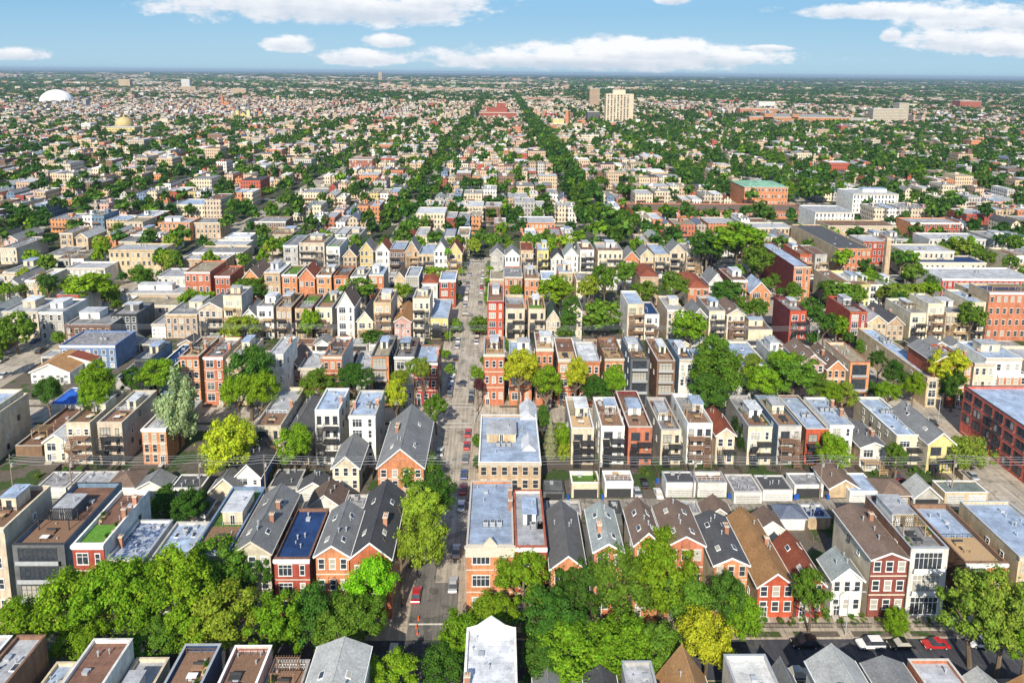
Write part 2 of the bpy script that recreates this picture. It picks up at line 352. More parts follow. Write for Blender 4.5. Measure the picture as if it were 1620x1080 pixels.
# ------------------------------------------------------------------ the house builder
STATS = {}
def gable_z(x, w, h, hz): return hz - (hz - h) * abs(x) / (w / 2)
def house(name, cat, label, group, X0, X1, Y0, Y1, h, roof, hz, wc, fc, rc, style, feats, lod, seed, where=''):
    rr = random.Random(seed)
    w = X1 - X0; D = Y1 - Y0; xc = (X0 + X1) / 2; x = w / 2
    if lod >= 2:
        b = MB(); wm = wallmat(fc, True); rm = roofmat(rc)
        if roof == 'f':
            b.box(-x, x, 0, D, 0, h, 0, bottom=False); b.f.pop(4); b.m.pop(4)
            zr = h - .5; t = .3
            b.face([(-x + t, t, zr), (x - t, t, zr), (x - t, D - t, zr), (-x + t, D - t, zr)], 1)
            ring(b, x, D, h, zr, t, 2)
            if rr.random() < .5:
                px = rr.uniform(-x * .3, x * .3); py = rr.uniform(.4, .7) * D; b.box(px - 1.3, px + 1.3, py - 1.6, py + 1.6, zr, h + 1.9, 0, 1)
            for _ in range(rr.randint(1, 3)):
                px = rr.uniform(-x * .7, x * .7); py = rr.uniform(.1, .9) * D; b.box(px - .3, px + .3, py - .3, py + .3, zr, h + .3, 3)
            if style[0] == 'B':
                for k in range(1, int(style[1])): b.box(-x * .9, x * .2, -1.6, 0, k * 3.1, k * 3.1 + .2, 4); b.box(-x * .9, x * .2, -1.6, -1.5, k * 3.1 + .2, k * 3.1 + 1.1, 4)
        else:
            b.face([(-x, 0, 0), (x, 0, 0), (x, 0, h), (0, 0, hz), (-x, 0, h)], 0); b.face([(x, D, 0), (-x, D, 0), (-x, D, h), (0, D, hz), (x, D, h)], 0)
            b.face([(x, 0, 0), (x, D, 0), (x, D, h), (x, 0, h)], 0); b.face([(-x, D, 0), (-x, 0, 0), (-x, 0, h), (-x, D, h)], 0)
            e = .3; dz = (hz - h) / x * e
            b.face([(-x - e, -e, h - dz + .12), (0, -e, hz + .12), (0, D + e, hz + .12), (-x - e, D + e, h - dz + .12)], 1)
            b.face([(0, -e, hz + .12), (x + e, -e, h - dz + .12), (x + e, D + e, h - dz + .12), (0, D + e, hz + .12)], 1)
            b.box(x * .3 - .3, x * .3 + .3, D * .6, D * .6 + .6, h, hz + .9, 3)
        o = b.build(name, [wm, rm, M_COPING, M_METAL, M_WOOD], None, (xc, Y0, 0))
        return tag(o, label, cat, group)
    root = bpy.data.objects.new(name, None); COL.objects.link(root); root.location = (xc, Y0, 0)
    tag(root, label, cat, group)
    W = wallmat(wc); F = wallmat(fc); RM = roofmat(rc)
    if feats == 'N': feats = ''
    fy = 0.0
    gm = roof in 'gh'
    n = int(style[1]) if len(style) > 1 else 1
    st = style[0]
    eave = h
    # walls
    b = MB()
    if roof == 'f':
        t = .3; par = .55 if st != 'M' else .9
        if 'G' in feats or 'D' in feats: par = .95
        if st == 'G' and 'D' not in feats and 'G' not in feats: par = .25
        zr = h - par
        b.box(-x, x, 0, D, 0, h, 0, bottom=False); b.f.pop(4); b.m.pop(4); ring(b, x, D, h, zr, t, 0, inner_only=True)
        b.build('wall', W, root)
        b = MB(); b.face([(-x + t, t, zr), (x - t, t, zr), (x - t, D - t, zr), (-x + t, D - t, zr)]); rf = b.build('roof', RM, root)
        b = MB(); o_ = .06
        ct = .32; cz = h + .07
        b.box(-x - o_, x + o_, -o_ - (.25 if fc != wc else 0), ct, h, cz); b.box(-x - o_, x + o_, D - ct, D + o_, h, cz)
        b.box(-x - o_, -x + ct, ct, D - ct, h, cz); b.box(x - ct, x + o_, ct, D - ct, h, cz)
        b.build('coping', rr.choice([M_COPING, W, W, F, M_METAL, M_WHITE]) if fc != 'dg' else M_CHAR, root)
    elif roof == 'g':
        b.face([(-x, 0, 0), (x, 0, 0), (x, 0, h), (0, 0, hz), (-x, 0, h)]); b.face([(x, D, 0), (-x, D, 0), (-x, D, h), (0, D, hz), (x, D, h)])
        b.face([(x, 0, 0), (x, D, 0), (x, D, h), (x, 0, h)]); b.face([(-x, D, 0), (-x, 0, 0), (-x, 0, h), (-x, D, h)])
        b.build('wall', W, root)
        zr = h; e = .35; dz = (hz - h) / x * e; tk = .16; fe = .45 + (.2 if fc != wc else 0)
        b = MB()
        for s in (-1, 1):
            A = [(s * (x + e), -fe, h - dz), (0, -fe, hz), (0, D + e, hz), (s * (x + e), D + e, h - dz)]
            T = [(p[0], p[1], p[2] + tk) for p in A]
            if s < 0: b.face(T[::-1] if False else [T[0], T[1], T[2], T[3]])
            else: b.face([T[1], T[0], T[3], T[2]])
            b.face([A[0], A[3], T[3], T[0]]); b.face([A[0], T[0], T[1], A[1]]); b.face([A[3], A[2], T[2], T[3]]); b.face(A)
        b.box(-.12, .12, -fe, D + e, hz + tk - .02, hz + tk + .05)
        rf = b.build('roof', RM, root)
        b = MB()
        for s in (-1, 1):
            p0 = (s * (x + e), -fe - .05, h - dz); p1 = (0, -fe - .05, hz)
            b.face([(p0[0], p0[1], p0[2] - .22), (p0[0], p0[1], p0[2] + tk), (p1[0], p1[1], p1[2] + tk), (p1[0], p1[1], p1[2] - .22)])
            b.face([(p0[0], p0[1] + .05, p0[2] + tk), (p0[0], p0[1], p0[2] + tk), (p1[0], p1[1], p1[2] + tk), (p1[0], p1[1] + .05, p1[2] + tk)])
            b.box(s * (x + e), s * (x + e + .12), -fe, D + e, h - dz - .05, h - dz + tk - .02)
        b.build('fascia', M_WHITE if fc != 'ls' else M_STONE, root)
    else:
        b.box(-x, x, 0, D, 0, h, 0, bottom=False); b.build('wall', W, root)
        e = .35; zr = h; rl = min(x, D / 2) * .95; tk = .12
        P = [(-x - e, -e, h + tk), (x + e, -e, h + tk), (x + e, D + e, h + tk), (-x - e, D + e, h + tk)]
        if D > w: q0, q1 = (0, rl, hz), (0, D - rl, hz)
        else: q0, q1 = (-x + rl, D / 2, hz), (x - rl, D / 2, hz)
        b = MB()
        if D > w: b.face([P[0], P[1], q0]); b.face([P[1], P[2], q1, q0]); b.face([P[2], P[3], q1]); b.face([P[3], P[0], q0, q1])
        else: b.face([P[0], P[1], q1, q0]); b.face([P[1], P[2], q1]); b.face([P[2], P[3], q0, q1]); b.face([P[3], P[0], q0])
        rf = b.build('roof', RM, root); b = MB(); b.box(-x - e, x + e, -e, D + e, h - .08, h + tk - .01); b.build('fascia', M_WHITE, root)
    # front wall slab of another material
    if fc != wc:
        fy = -.25; b = MB()
        if roof == 'g':
            b.face([(-x, fy, 0), (x, fy, 0), (x, fy, h), (0, fy, hz), (-x, fy, h)])
            for s in (-1, 1):
                pts = [(s * x, fy, 0), (s * x, 0, 0), (s * x, 0, h), (s * x, fy, h)]; b.face(pts if s > 0 else pts[::-1])
        else: b.box(-x, x, fy, -.002, 0, h, bottom=False)
        b.build('front_wall', F, root)
    # openings on the side that faces the camera
    fh = (h - (1.4 if st in 'FB' and roof == 'f' else .5)) / max(1, n)
    base = .9 if (st == 'F' and h / max(1, n) > 3.4) else .3
    wk = {'F': 'lint' if fc in ('rb', 'ob', 'db', 'tb', 'ls', 'mr') and rr.random() < .6 else 'sash', 'B': rr.choice(['sash', 'dark', 'sash']), 'M': 'dark', 'N': 'sash', 'G': 'sash'}[st]
    if st == 'G':
        k = 2 if w > 9 else 1
        gk = 'garaged' if fc in ('dg', 'gy') or 'K' in feats else 'garage'
        dh = min(2.3, h - .6)
        for i in range(k):
            ww = w / k - 1.0; window(root, -x + w * (i + .5) / k, fy, .02, ww, dh, gk)
    elif st in 'FB':
        cols = max(2, int(round(w / 2.1))) if w < 9 else int(round(w / 2.6))
        pat = rr.choice([0, 1, 1, 2]) if w < 9 else 0
        for k in range(n):
            z = base + k * fh + (fh - 1.8) * .45
            hh = min(1.9, fh - 1.0)
            if st == 'B' and k == 0 and w < 9: z = .3 + .5
            if pat == 1 and st == 'F' or (st == 'B' and w < 9 and pat):
                ww = w * .36; window(root, -x * .38, fy, z, ww, hh + (.3 if st == 'F' else .2), 'wide' if wk != 'dark' else 'dark')
                window(root, x * .58, fy, z + .1, .8, hh, wk)
            else:
                for i in range(cols):
                    window(root, -x + w * (i + .5) / cols, fy, z, min(1.1, w / cols * .5), hh, wk)
        if st == 'F':
            dx = rr.choice([-1, 1]) * x * .6
            if lod == 0:
                window(root, dx, fy - .12, .5, 1.0, 2.1, 'door')
                b = MB()
                for i in range(4): b.box(dx - .9, dx + .9, fy - .3 - .35 * (4 - i), fy - .13, .13 * i, .13 * (i + 1) + .0)
                b.build('steps', M_CONC, root)
            # cornice and stone bands
            if roof == 'f':
                b = MB(); b.box(-x - .12, x + .12, fy - .38, fy - .01, h - .55, h - .02); b.box(-x - .05, x + .05, fy - .22, fy - .01, h - .85, h - .56)
                b.build('cornice', rr.choice([M_STONE, M_WHITE, F]) if fc != 'dg' else M_CHAR, root)
            if lod == 0 and fc in ('ob', 'rb', 'db', 'mr'):
                b = MB()
                for k in range(1, n): b.box(-x, x, fy - .05, fy, base + k * fh - .15, base + k * fh + .1)
                b.build('stone_band', M_STONE, root)
    elif st == 'M':
        for k in range(n):
            z = .4 + k * fh; window(root, -x * .05, fy, z + .35, w * .72, fh - 1.0, 'dark' if fc != 'wh' else 'wide')
            if k:
                b = MB(); b.box(-x * .85, x * .8, fy - .7, fy - .1, z, z + .18); b.box(-x * .85, x * .8, fy - .72, fy - .66, z + .18, z + 1.0, 1); b.build('balcony', [F, M_METAL if fc != 'wh' else M_WHITE], root)
    # rear decks and stairs
    if st == 'B':
        metal = M_IRON if rr.random() < .6 else (M_WOOD if rr.random() < .6 else M_TWOOD); dd = 2.3
        sx = rr.choice([-1, 1]); a0, a1 = (-x * .95, x * .25) if sx > 0 else (-x * .25, x * .95)
        s0, s1 = (x * .3, x * .85) if sx > 0 else (-x * .85, -x * .3)
        for k in range(1, n):
            z = base + k * fh - .1; b = MB(); b.box(a0, a1, fy - dd, fy - .05, z, z + .16)
            b.box(a0, a1, fy - dd, fy - dd + .05, z + 1.0, z + 1.06)
            q = a0
            while q < a1: b.box(q, q + .05, fy - dd, fy - dd + .05, z + .16, z + 1.0); q += .42
            b.box(a0, a0 + .05, fy - dd + .05, fy - .05, z + 1.0, z + 1.06); b.box(a1 - .05, a1, fy - dd + .05, fy - .05, z + 1.0, z + 1.06)
            b.build('balcony', metal, root)
            b = MB(); ns = 9; z0 = z - fh + (.4 if k == 1 else 0)
            for i in range(ns):
                zz = z0 + (z - z0) * (i + 1) / ns; yy = fy - dd - .2 - .0 + (dd) * ((i + .5) / ns) if k % 2 else fy - .2 - dd * ((i + .5) / ns)
                b.box(s0, s1, yy - .15, yy + .15, zz - .08, zz)
            ya, yb_ = (fy - dd - .2, fy - .2) if k % 2 else (fy - .2, fy - dd - .2)
            for sxx in (s0, s1): b.tube((sxx, ya, z0 + .9), (sxx, yb_, z + .9), .04, .04, 4); b.tube((sxx, ya, z0), (sxx, yb_, z), .07, .07, 4)
            b.build('stair', metal, root)
        for px in (a0 + .08, a1 - .08, s1 if sx > 0 else s0):
            b = MB(); b.box(px - .07, px + .07, fy - dd - .12, fy - dd - .02, 0, base + (n - 1) * fh + .9); b.build('post', metal, root)
    # windows down the side wall that faces the middle of the picture
    if lod == 0 and st in 'FBM' and h > 5:
        side = -1 if X0 > 0 else 1; nf = n
        for k in range(nf):
            for j in range(1, int(D / 4.2)):
                if rr.random() < .62: window(root, side * x, 4.2 * j + rr.uniform(-.6, .6), .9 + k * fh + fh * .25, .8, 1.3, 'sash' if rr.random() < .5 else 'dark', -math.pi / 2 if side < 0 else math.pi / 2)
    # roof features
    def rz_at(px): return gable_z(px, w, h, hz) + .14 if roof == 'g' else (zr if roof == 'f' else h + .3)
    occupied = []
    for c in feats:
        if c == 'P' and roof == 'f':
            px = rr.choice([-1, 1, 0, 1]) * x * rr.uniform(.15, .42); py = D * (rr.uniform(.5, .68) if 'R' not in feats else .42); pw, pd, ph = w * rr.uniform(.18, .32), min(4.8, D * rr.uniform(.14, .26)), rr.uniform(2.2, 2.9)
            b = MB(); b.box(px - pw, px + pw, py - pd / 1.3, py + pd / 1.3, zr, zr + ph, 0, bottom=False); ph_ = b.build('penthouse', wallmat(rr.choice([fc, 'wh', 'cr']) if fc not in ('rb', 'ob', 'rd') else 'wh'), root)
            b = MB(); b.box(px - pw - .2, px + pw + .2, py - pd / 1.3 - .25, py + pd / 1.3 + .2, zr + ph, zr + ph + .2); b.build('penthouse_roof', roofmat(rr.choice(['lg', 'sv', 'wt'])), ph_)
            window(ph_, px, py - pd / 1.3, zr + .1, .9, 2.0, 'door' if rr.random() < .5 else 'dark'); occupied.append((px, py))
            if lod == 0: put('vent_pipe', ME_VENT, rf, (px + pw * .5, py, zr + ph + .2))
        elif c == 'D' and roof == 'f':
            dy0, dy1 = (.6, min(D * .45, 8.5)) if 'R' not in feats else (D - 9.5, D - 1.0)
            b = MB(); yq = dy0
            while yq < dy1: b.box(-x + .5, x - .5, yq, yq + .36, zr + .06, zr + .14); yq += .4
            b.build('deck', rr.choice([M_WOOD, M_WOOD, M_TWOOD, roofmat('mg')]), root)
            b = MB()
            for yy in (dy1,): b.box(-x + .5, x - .5, yy, yy + .06, zr + 1.0, zr + 1.06); b.box(-x + .5, x - .5, yy, yy + .06, zr + .55, zr + .58)
            q = -x + .5
            while q < x - .5: b.box(q, q + .06, dy1, dy1 + .06, zr, zr + 1.0); q += 1.1
            b.build('railing', rr.choice([M_IRON, M_WHITE, M_WOOD]), root)
            if lod == 0: deck_things(xc + rr.uniform(-x * .3, x * .3), Y0 + dy0 + 1.6 + rr.uniform(0, 2.5), zr + .14, w, dy1, where, rr)
            if rr.random() < .45:
                ph = 2.4; b = MB(); px0, px1, py0, py1 = -x * .7, x * .5, dy1 - 3.2, dy1 - .2
                for pxx in (px0, px1):
                    for pyy in (py0, py1): b.box(pxx - .08, pxx + .08, pyy - .08, pyy + .08, zr + .1, zr + ph)
                q = px0 - .2
                while q < px1 + .2: b.box(q, q + .08, py0 - .3, py1 + .3, zr + ph + .1, zr + ph + .24); q += .42
                b.box(px0 - .2, px1 + .2, py0 - .06, py0 + .06, zr + ph, zr + ph + .1); b.box(px0 - .2, px1 + .2, py1 - .06, py1 + .06, zr + ph, zr + ph + .1)
                b.build('pergola', rr.choice([M_WOOD, M_TWOOD, M_CHAR]), root)
        elif c == 'G' and roof == 'f':
            if rr.random() < .5:
                b = MB(); b.box(-x + .4, x - .4, *((.5, min(D * .4, 7)) if 'R' not in feats else (D - 8, D - .6)), zr + .05, zr + .1); b.build('turf', M_TURF, root)
            for s in range(3):
                py = (1.0 if 'R' not in feats else D - 12) + s * min(D * .22, 3.4); b = MB(); sx_ = x - .75 if rr.random() < .6 else -x + .75
                b.box(sx_ - .3, sx_ + .3, py, py + 2.2, zr, zr + .5); pl = b.build('planter', M_TWOOD, root)
                o = put('foliage', crown_small(), pl, (sx_, py + 1.1, zr + .9), 0, (.5, 1.2, .6)); o.color = (.10, .20, .03, 1)
        elif c == 'A' and roof == 'f':
            cx0 = rr.uniform(-x * .5, x * .3); cy0 = D * rr.uniform(.3, .8)
            for i in range(rr.randint(2, 4)): put('air_conditioner', ME_AC, rf, (min(x - .9, cx0 + (i % 3) * 1.35), cy0 + (i // 3) * 1.5, zr), 0)
        elif c == 'V':
            for i in range(3 if lod == 0 else 2):
                px = rr.uniform(-x * .55, x * .55); put('vent_pipe', ME_VENT, rf, (px, D * rr.uniform(.15, .9), rz_at(px)))
        elif c == 'S':
            for i in range(4 if lod == 0 else 2):
                px = x * .5 * (1 if i % 2 else -1); py = D * (.22 + .5 * (i // 2)) + rr.uniform(-.5, .5)
                o = put('skylight', ME_SKY, rf, (px, py, rz_at(px)))
                if roof == 'g': o.rotation_euler = (0, math.atan2(hz - h, x) * (1 if px > 0 else -1), 0)
        elif c == 'C':
            for i in range(2 if lod == 0 and rr.random() < .5 else 1):
                px = (x - .5) * rr.choice([-1, 1]) if roof == 'f' else x * .45 * rr.choice([-1, 1])
                put('chimney', ME_CHIM, rf, (px, D * rr.uniform(.3, .75), (h + .1) if roof == 'f' else rz_at(px)))
    if roof == 'f' and st != 'G':
        for i in range(rr.randint(2, 5) if lod == 0 else 1):
            px = rr.uniform(-x * .75, x * .75); put('vent_pipe', ME_VENT, rf, (px, D * rr.uniform(.1, .95), zr), 0, (.8, .8, rr.uniform(.5, 1.1)))
        if rr.random() < .35 and 'A' not in feats: put('air_conditioner', ME_AC, rf, (rr.uniform(-x * .5, x * .5), D * rr.uniform(.75, .9), zr))
    if roof == 'f' and lod == 0:
        b = MB(); px = rr.uniform(-x * .5, x * .5); py = D * rr.uniform(.7, .9); b.box(px - .4, px + .4, py - .4, py + .4, zr, zr + .45); b.box(px - .46, px + .46, py - .46, py + .46, zr + .45, zr + .5); b.build('roof_hatch', M_METAL, rf)
    return root
def ring(b, x, D, h, zr, t, mi, inner_only=False):
    P = [(-x, 0), (x, 0), (x, D), (-x, D)]; Q = [(-x + t, t), (x - t, t), (x - t, D - t), (-x + t, D - t)]
    for i in range(4):
        j = (i + 1) % 4
        b.face([(*P[i], h), (*P[j], h), (*Q[j], h), (*Q[i], h)], mi)
        b.face([(*Q[i], h), (*Q[j], h), (*Q[j], zr), (*Q[i], zr)], mi)

# ------------------------------------------------------------------ trees
def leafmat(name, attr):
    m = bpy.data.materials.new(name); m.use_nodes = True; t = m.node_tree; t.nodes.clear()
    o = N(t, 'ShaderNodeOutputMaterial'); d = N(t, 'ShaderNodeBsdfDiffuse'); tr = N(t, 'ShaderNodeBsdfTranslucent'); mx = N(t, 'ShaderNodeMixShader'); mx.inputs[0].default_value = .38
    ge = N(t, 'ShaderNodeNewGeometry')
    if attr: a = N(t, 'ShaderNodeAttribute', attribute_name='tint'); c = a.outputs['Color']
    else: a = N(t, 'ShaderNodeObjectInfo'); c = a.outputs['Color']
    hv = N(t, 'ShaderNodeHueSaturation'); t.links.new(c, hv.inputs['Color'])
    t.links.new(remap(t, ge.outputs['Random Per Island'], 0, 1, .475, .515), hv.inputs['Hue'])
    wn = N(t, 'ShaderNodeTexWhiteNoise', noise_dimensions='1D'); t.links.new(ge.outputs['Random Per Island'], wn.inputs['W'])
    t.links.new(remap(t, wn.outputs[0], 0, 1, .6, 1.45), hv.inputs['Value'])
    t.links.new(hv.outputs[0], d.inputs[0]); h2 = N(t, 'ShaderNodeHueSaturation', inp={'Hue': .49, 'Saturation': 1.1, 'Value': 1.3}); t.links.new(hv.outputs[0], h2.inputs['Color']); t.links.new(h2.outputs[0], tr.inputs[0])
    t.links.new(d.outputs[0], mx.inputs[1]); t.links.new(tr.outputs[0], mx.inputs[2]); t.links.new(mx.outputs[0], o.inputs[0])
    return m
M_LEAF = leafmat('leaves', False); M_LEAF_FAR = leafmat('distant_leaves', True)
M_BARK = simple('bark', (.16, .12, .085), .95, var=.25, scale=3)
def leaf_cloud(nleaf, size, shape, seed):
    """quads spread over many lobes of a crown of unit radius; returns vertices and faces"""
    g = np.random.default_rng(seed)
    if shape == 'conifer':
        z = g.random(nleaf) ** 1.4; r = (1 - z) * (.75 + .25 * np.sin(z * 46)) * np.sqrt(g.uniform(.45, 1, nleaf)); a = g.uniform(0, 2 * np.pi, nleaf)
        P = np.stack([r * np.cos(a), r * np.sin(a), z * 2 - 1], 1); Nn = np.stack([np.cos(a), np.sin(a), np.full(nleaf, .6)], 1)
    else:
        nb = {'broad': 58, 'open': 46, 'poplar': 60, 'small': 7, 'wide': 50}[shape] if nleaf > 1000 else {'broad': 26, 'open': 22, 'poplar': 30, 'small': 7, 'wide': 24}[shape]
        th_ = g.uniform(0, 2 * np.pi, nb); u = g.uniform(-.62, 1.0, nb); rr_ = np.sqrt(1 - u * u * .98)
        k = g.uniform(.50, .92, nb)[:, None]
        C = np.stack([rr_ * np.cos(th_), rr_ * np.sin(th_), u], 1) * k
        C = np.concatenate([C, g.uniform(-.35, .35, (max(2, nb // 6), 3))])
        rb = g.uniform(.13, .30, len(C)) * (1.0 if nleaf > 1000 else 1.25) * (1.25 if shape in ('small',) else 1.0)
        if shape == 'open': rb *= .82
        if shape == 'poplar': C[:, 0] *= .8; C[:, 1] *= .8; w_ = 1 - .45 * np.clip(C[:, 2], 0, 1); C[:, 0] *= w_; C[:, 1] *= w_; rb *= .8
        i = g.integers(0, len(C), nleaf)
        d = g.normal(size=(nleaf, 3)); d[:, 2] += .35; d /= np.linalg.norm(d, axis=1)[:, None]
        an = g.uniform(.65, 1.35, (len(C), 3)); an[:, 2] *= .85
        P = C[i] + d * an[i] * (rb[i] * g.uniform(.45, 1.12, nleaf))[:, None]
        st_ = g.random(nleaf) < .10; P[st_] += g.normal(size=(st_.sum(), 3)) * .09
        Nn = d + .35 * (P / np.maximum(.2, np.linalg.norm(P, axis=1))[:, None])
    Nn = Nn + g.normal(size=(nleaf, 3)) * .38; Nn /= np.linalg.norm(Nn, axis=1)[:, None]
    T = np.cross(Nn, g.normal(size=(nleaf, 3))); T /= np.linalg.norm(T, axis=1)[:, None]; B = np.cross(Nn, T)
    s = size * g.uniform(.6, 1.3, nleaf)[:, None]
    V = np.stack([P - T * s, P - B * s * .6, P + T * s, P + B * s * .6], 1).reshape(-1, 3)
    return V, np.arange(nleaf * 4).reshape(-1, 4)
_cm = {}
def crownmesh(shape, lod, var):
    k = (shape, lod, var)
    if k not in _cm:
        nl, sz = {0: (12000, .043), 1: (3200, .08), 2: (700, .16)}[lod]
        if shape == 'poplar': nl = int(nl * .75)
        V, Fc = leaf_cloud(nl, sz, shape, hash((shape == 'poplar', lod, var, len(shape))) % 9999)
        _cm[k] = np_mesh('crown', V, Fc, [M_LEAF])
    return _cm[k]
def crown_small():
    if 'sm' not in _cm: V, Fc = leaf_cloud(160, .22, 'small', 5); _cm['sm'] = np_mesh('foliage', V, Fc, [M_LEAF])
    return _cm['sm']
def trunkmesh(var):
    k = ('t', var)
    if k not in _cm:
        g = random.Random(var); b = MB(); p = Vector((0, 0, 0)); z = 0
        pts = [(0, 0, 0), (g.uniform(-.1, .1), g.uniform(-.1, .1), .45), (g.uniform(-.2, .2), g.uniform(-.2, .2), .75), (g.uniform(-.25, .25), g.uniform(-.25, .25), 1.15)]
        rad = [.085, .062, .05, .02]
        for i in range(3): b.tube(pts[i], pts[i + 1], rad[i], rad[i + 1], 7, cap=False)
        for i in range(6):
            a = i * 1.05 + g.uniform(-.3, .3); st = Vector(pts[1]).lerp(Vector(pts[2]), g.random()); e = st + Vector((math.cos(a) * g.uniform(.5, .8), math.sin(a) * g.uniform(.5, .8), g.uniform(.2, .45)))
            m_ = st.lerp(e, .5) + Vector((0, 0, -.03)); b.tube(st, m_, .035, .024, 5, cap=False); b.tube(m_, e, .024, .008, 5, cap=False)
        _cm[k] = b.mesh('trunk', M_BARK)
    return _cm[k]
TINT = dict(b=(.185, .33, .022), y=(.27, .38, .04), d=(.07, .165, .025), c=(.125, .235, .028), g=(.20, .46, .02), Y=(.40, .48, .035), o=(.20, .29, .04), p=(.33, .40, .20),
            s=(.30, .34, .19), m=(.14, .045, .05))
TNAME = dict(b='bright green leafy tree', y='yellow-green tree', d='dark green tree', c='mid-green tree', g='vivid lime-green tree', Y='golden yellow-green tree',
             o='olive tree with russet tips', p='tall silvery poplar', s='pale blue-green spruce', m='dark red-leaved tree')
def tree(X, Y, Z, rx, rz, typ, lod, label, seed):
    g = random.Random(seed); shape = {'p': 'poplar', 's': 'conifer', 'y': 'broad', 'o': 'open'}.get(typ, g.choice(['broad', 'wide', 'broad', 'open']))
    nm = {'p': 'poplar_tree', 's': 'spruce_tree'}.get(typ, 'leafy_tree')
    cat = {'p': 'poplar', 's': 'spruce'}.get(typ, 'tree')
    root = bpy.data.objects.new(nm, None); COL.objects.link(root); root.location = (X, Y, 0)
    tag(root, label, cat, {'p': 'poplar by the alley', 's': 'spruces by the alley'}.get(typ, 'leafy trees along the streets and yards'))
    c = put('crown', crownmesh(shape, lod, g.randint(0, 3)), root, (0, 0, Z), g.uniform(0, 6.28), (rx, rx * g.uniform(.92, 1.08), rz))
    q = TINT[typ]; k = g.uniform(.85, 1.18); c.color = (q[0] * k * g.uniform(.9, 1.1), q[1] * k, q[2] * k, 1)
    dx = 0                                     # a crown that hangs over the carriageway still stands on the kerb strip
    if abs(X + 12.2) < 5.4 and Y < 380: dx = (-18.3 if X < -12.2 else -6.6) - X
    put('trunk', trunkmesh(g.randint(0, 3)), root, (dx, 0, 0), g.uniform(0, 6.28), (rx * .9, rx * .9, max(Z, .5)))
    return root

# ------------------------------------------------------------------ ground, streets, pavements
def groundmat():
    m, t, b = newmat('city_ground'); tc = N(t, 'ShaderNodeTexCoord'); v = tc.outputs['Object']
    nb = noise(t, v, .028, 6, .7); n2 = noise(t, v, .006, 5, .6); n3 = noise(t, v, .25, 5, .7)
    c = mixcol(t, remap(t, n3, .42, .58, 0, 1), (.035, .062, .02), (.12, .11, .095))
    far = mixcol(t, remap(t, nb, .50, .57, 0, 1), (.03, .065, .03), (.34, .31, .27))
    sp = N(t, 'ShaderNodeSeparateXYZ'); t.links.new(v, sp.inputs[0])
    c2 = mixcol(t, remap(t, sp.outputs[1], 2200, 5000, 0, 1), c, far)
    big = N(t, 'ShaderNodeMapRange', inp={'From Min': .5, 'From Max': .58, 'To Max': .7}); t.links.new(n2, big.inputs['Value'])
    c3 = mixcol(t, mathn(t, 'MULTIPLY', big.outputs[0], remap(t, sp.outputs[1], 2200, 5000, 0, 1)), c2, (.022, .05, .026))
    t.links.new(c3, b.inputs['Base Color']); b.inputs['Roughness'].default_value = .95; b.inputs['Specular IOR Level'].default_value = 0.0; return m
def asphalt(name, base, patch, seam=True):
    m, t, b = newmat(name); tc = N(t, 'ShaderNodeTexCoord'); v = tc.outputs['Object']
    n1 = noise(t, v, .12, 5, .65); n2 = noise(t, v, 1.5, 5, .7); n3 = noise(t, v, .35, 3, .5)
    mp = N(t, 'ShaderNodeMapping'); mp.inputs['Scale'].default_value = (1.2, .04, 1); t.links.new(v, mp.inputs[0]); n4 = noise(t, mp.outputs[0], 1.6, 3)
    f = mathn(t, 'MULTIPLY', remap(t, n2, .3, .7, .88, 1.12), remap(t, n1, .35, .65, .8, 1.15)); f = mathn(t, 'MULTIPLY', f, remap(t, n4, .38, .6, .78, 1.10))
    pm = N(t, 'ShaderNodeMapRange', inp={'From Min': .57, 'From Max': .59, 'To Max': .8}); t.links.new(n3, pm.inputs['Value'])
    c = mixcol(t, pm.outputs[0], scale_col(t, base, f), scale_col(t, patch, f))
    if seam:
        br = N(t, 'ShaderNodeTexBrick', inp={'Scale': 1.0, 'Brick Width': 4.7, 'Row Height': 6.0, 'Mortar Size': .06})
        br.inputs['Color1'].default_value = (1, 1, 1, 1); br.inputs['Color2'].default_value = (.9, .9, .9, 1); br.inputs['Mortar'].default_value = (.55, .55, .55, 1); t.links.new(v, br.inputs['Vector'])
        mu = N(t, 'ShaderNodeVectorMath', operation='MULTIPLY'); t.links.new(c, mu.inputs[0]); t.links.new(br.outputs[0], mu.inputs[1]); c = mu.outputs[0]
    t.links.new(c, b.inputs['Base Color']); b.inputs['Roughness'].default_value = .9; return m
M_ROAD = asphalt('worn_road', (.45, .40, .335), (.27, .245, .215)); M_ROADN = asphalt('fresh_asphalt', (.06, .062, .075), (.09, .088, .09), False)
M_SIDE = asphalt('pavement_slabs', (.46, .39, .31), (.36, .31, .25)); M_ALLEY = asphalt('alley_surface', (.30, .27, .23), (.15, .14, .125))
M_YARD = asphalt('yard_surface', (.045, .07, .022), (.15, .13, .105), False)
def yardmat():
    m, t, b = newmat('yard_mix'); tc = N(t, 'ShaderNodeTexCoord'); v = tc.outputs['Object']
    n1 = noise(t, v, .11, 4, .6); n2 = noise(t, v, 2.2, 5, .7)
    c = mixcol(t, remap(t, n1, .47, .50, 0, 1), (.05, .085, .022), (.13, .11, .09)); t.links.new(scale_col(t, c, remap(t, n2, .3, .7, .6, 1.3)), b.inputs['Base Color']); b.inputs['Roughness'].default_value = .95
    return m
M_YARD = yardmat(); M_PAINT = simple('road_paint', (.55, .53, .48), .8, var=.25, scale=3)
def slab(name, x0, x1, y0, y1, z0, z1, m, kind='structure', label=None):
    b = MB(); b.box(x0, x1, y0, y1, z0, z1, bottom=False); o = b.build(name, m); o['kind'] = kind; return o
SHEETS = {}
def sheet(name, x0, x1, y0, y1, z, m):      # gathered by name and material; linked as one structure each by flush_sheets()
    SHEETS.setdefault((name, m.name), MB()).face([(x0, y0, z), (x1, y0, z), (x1, y1, z), (x0, y1, z)])
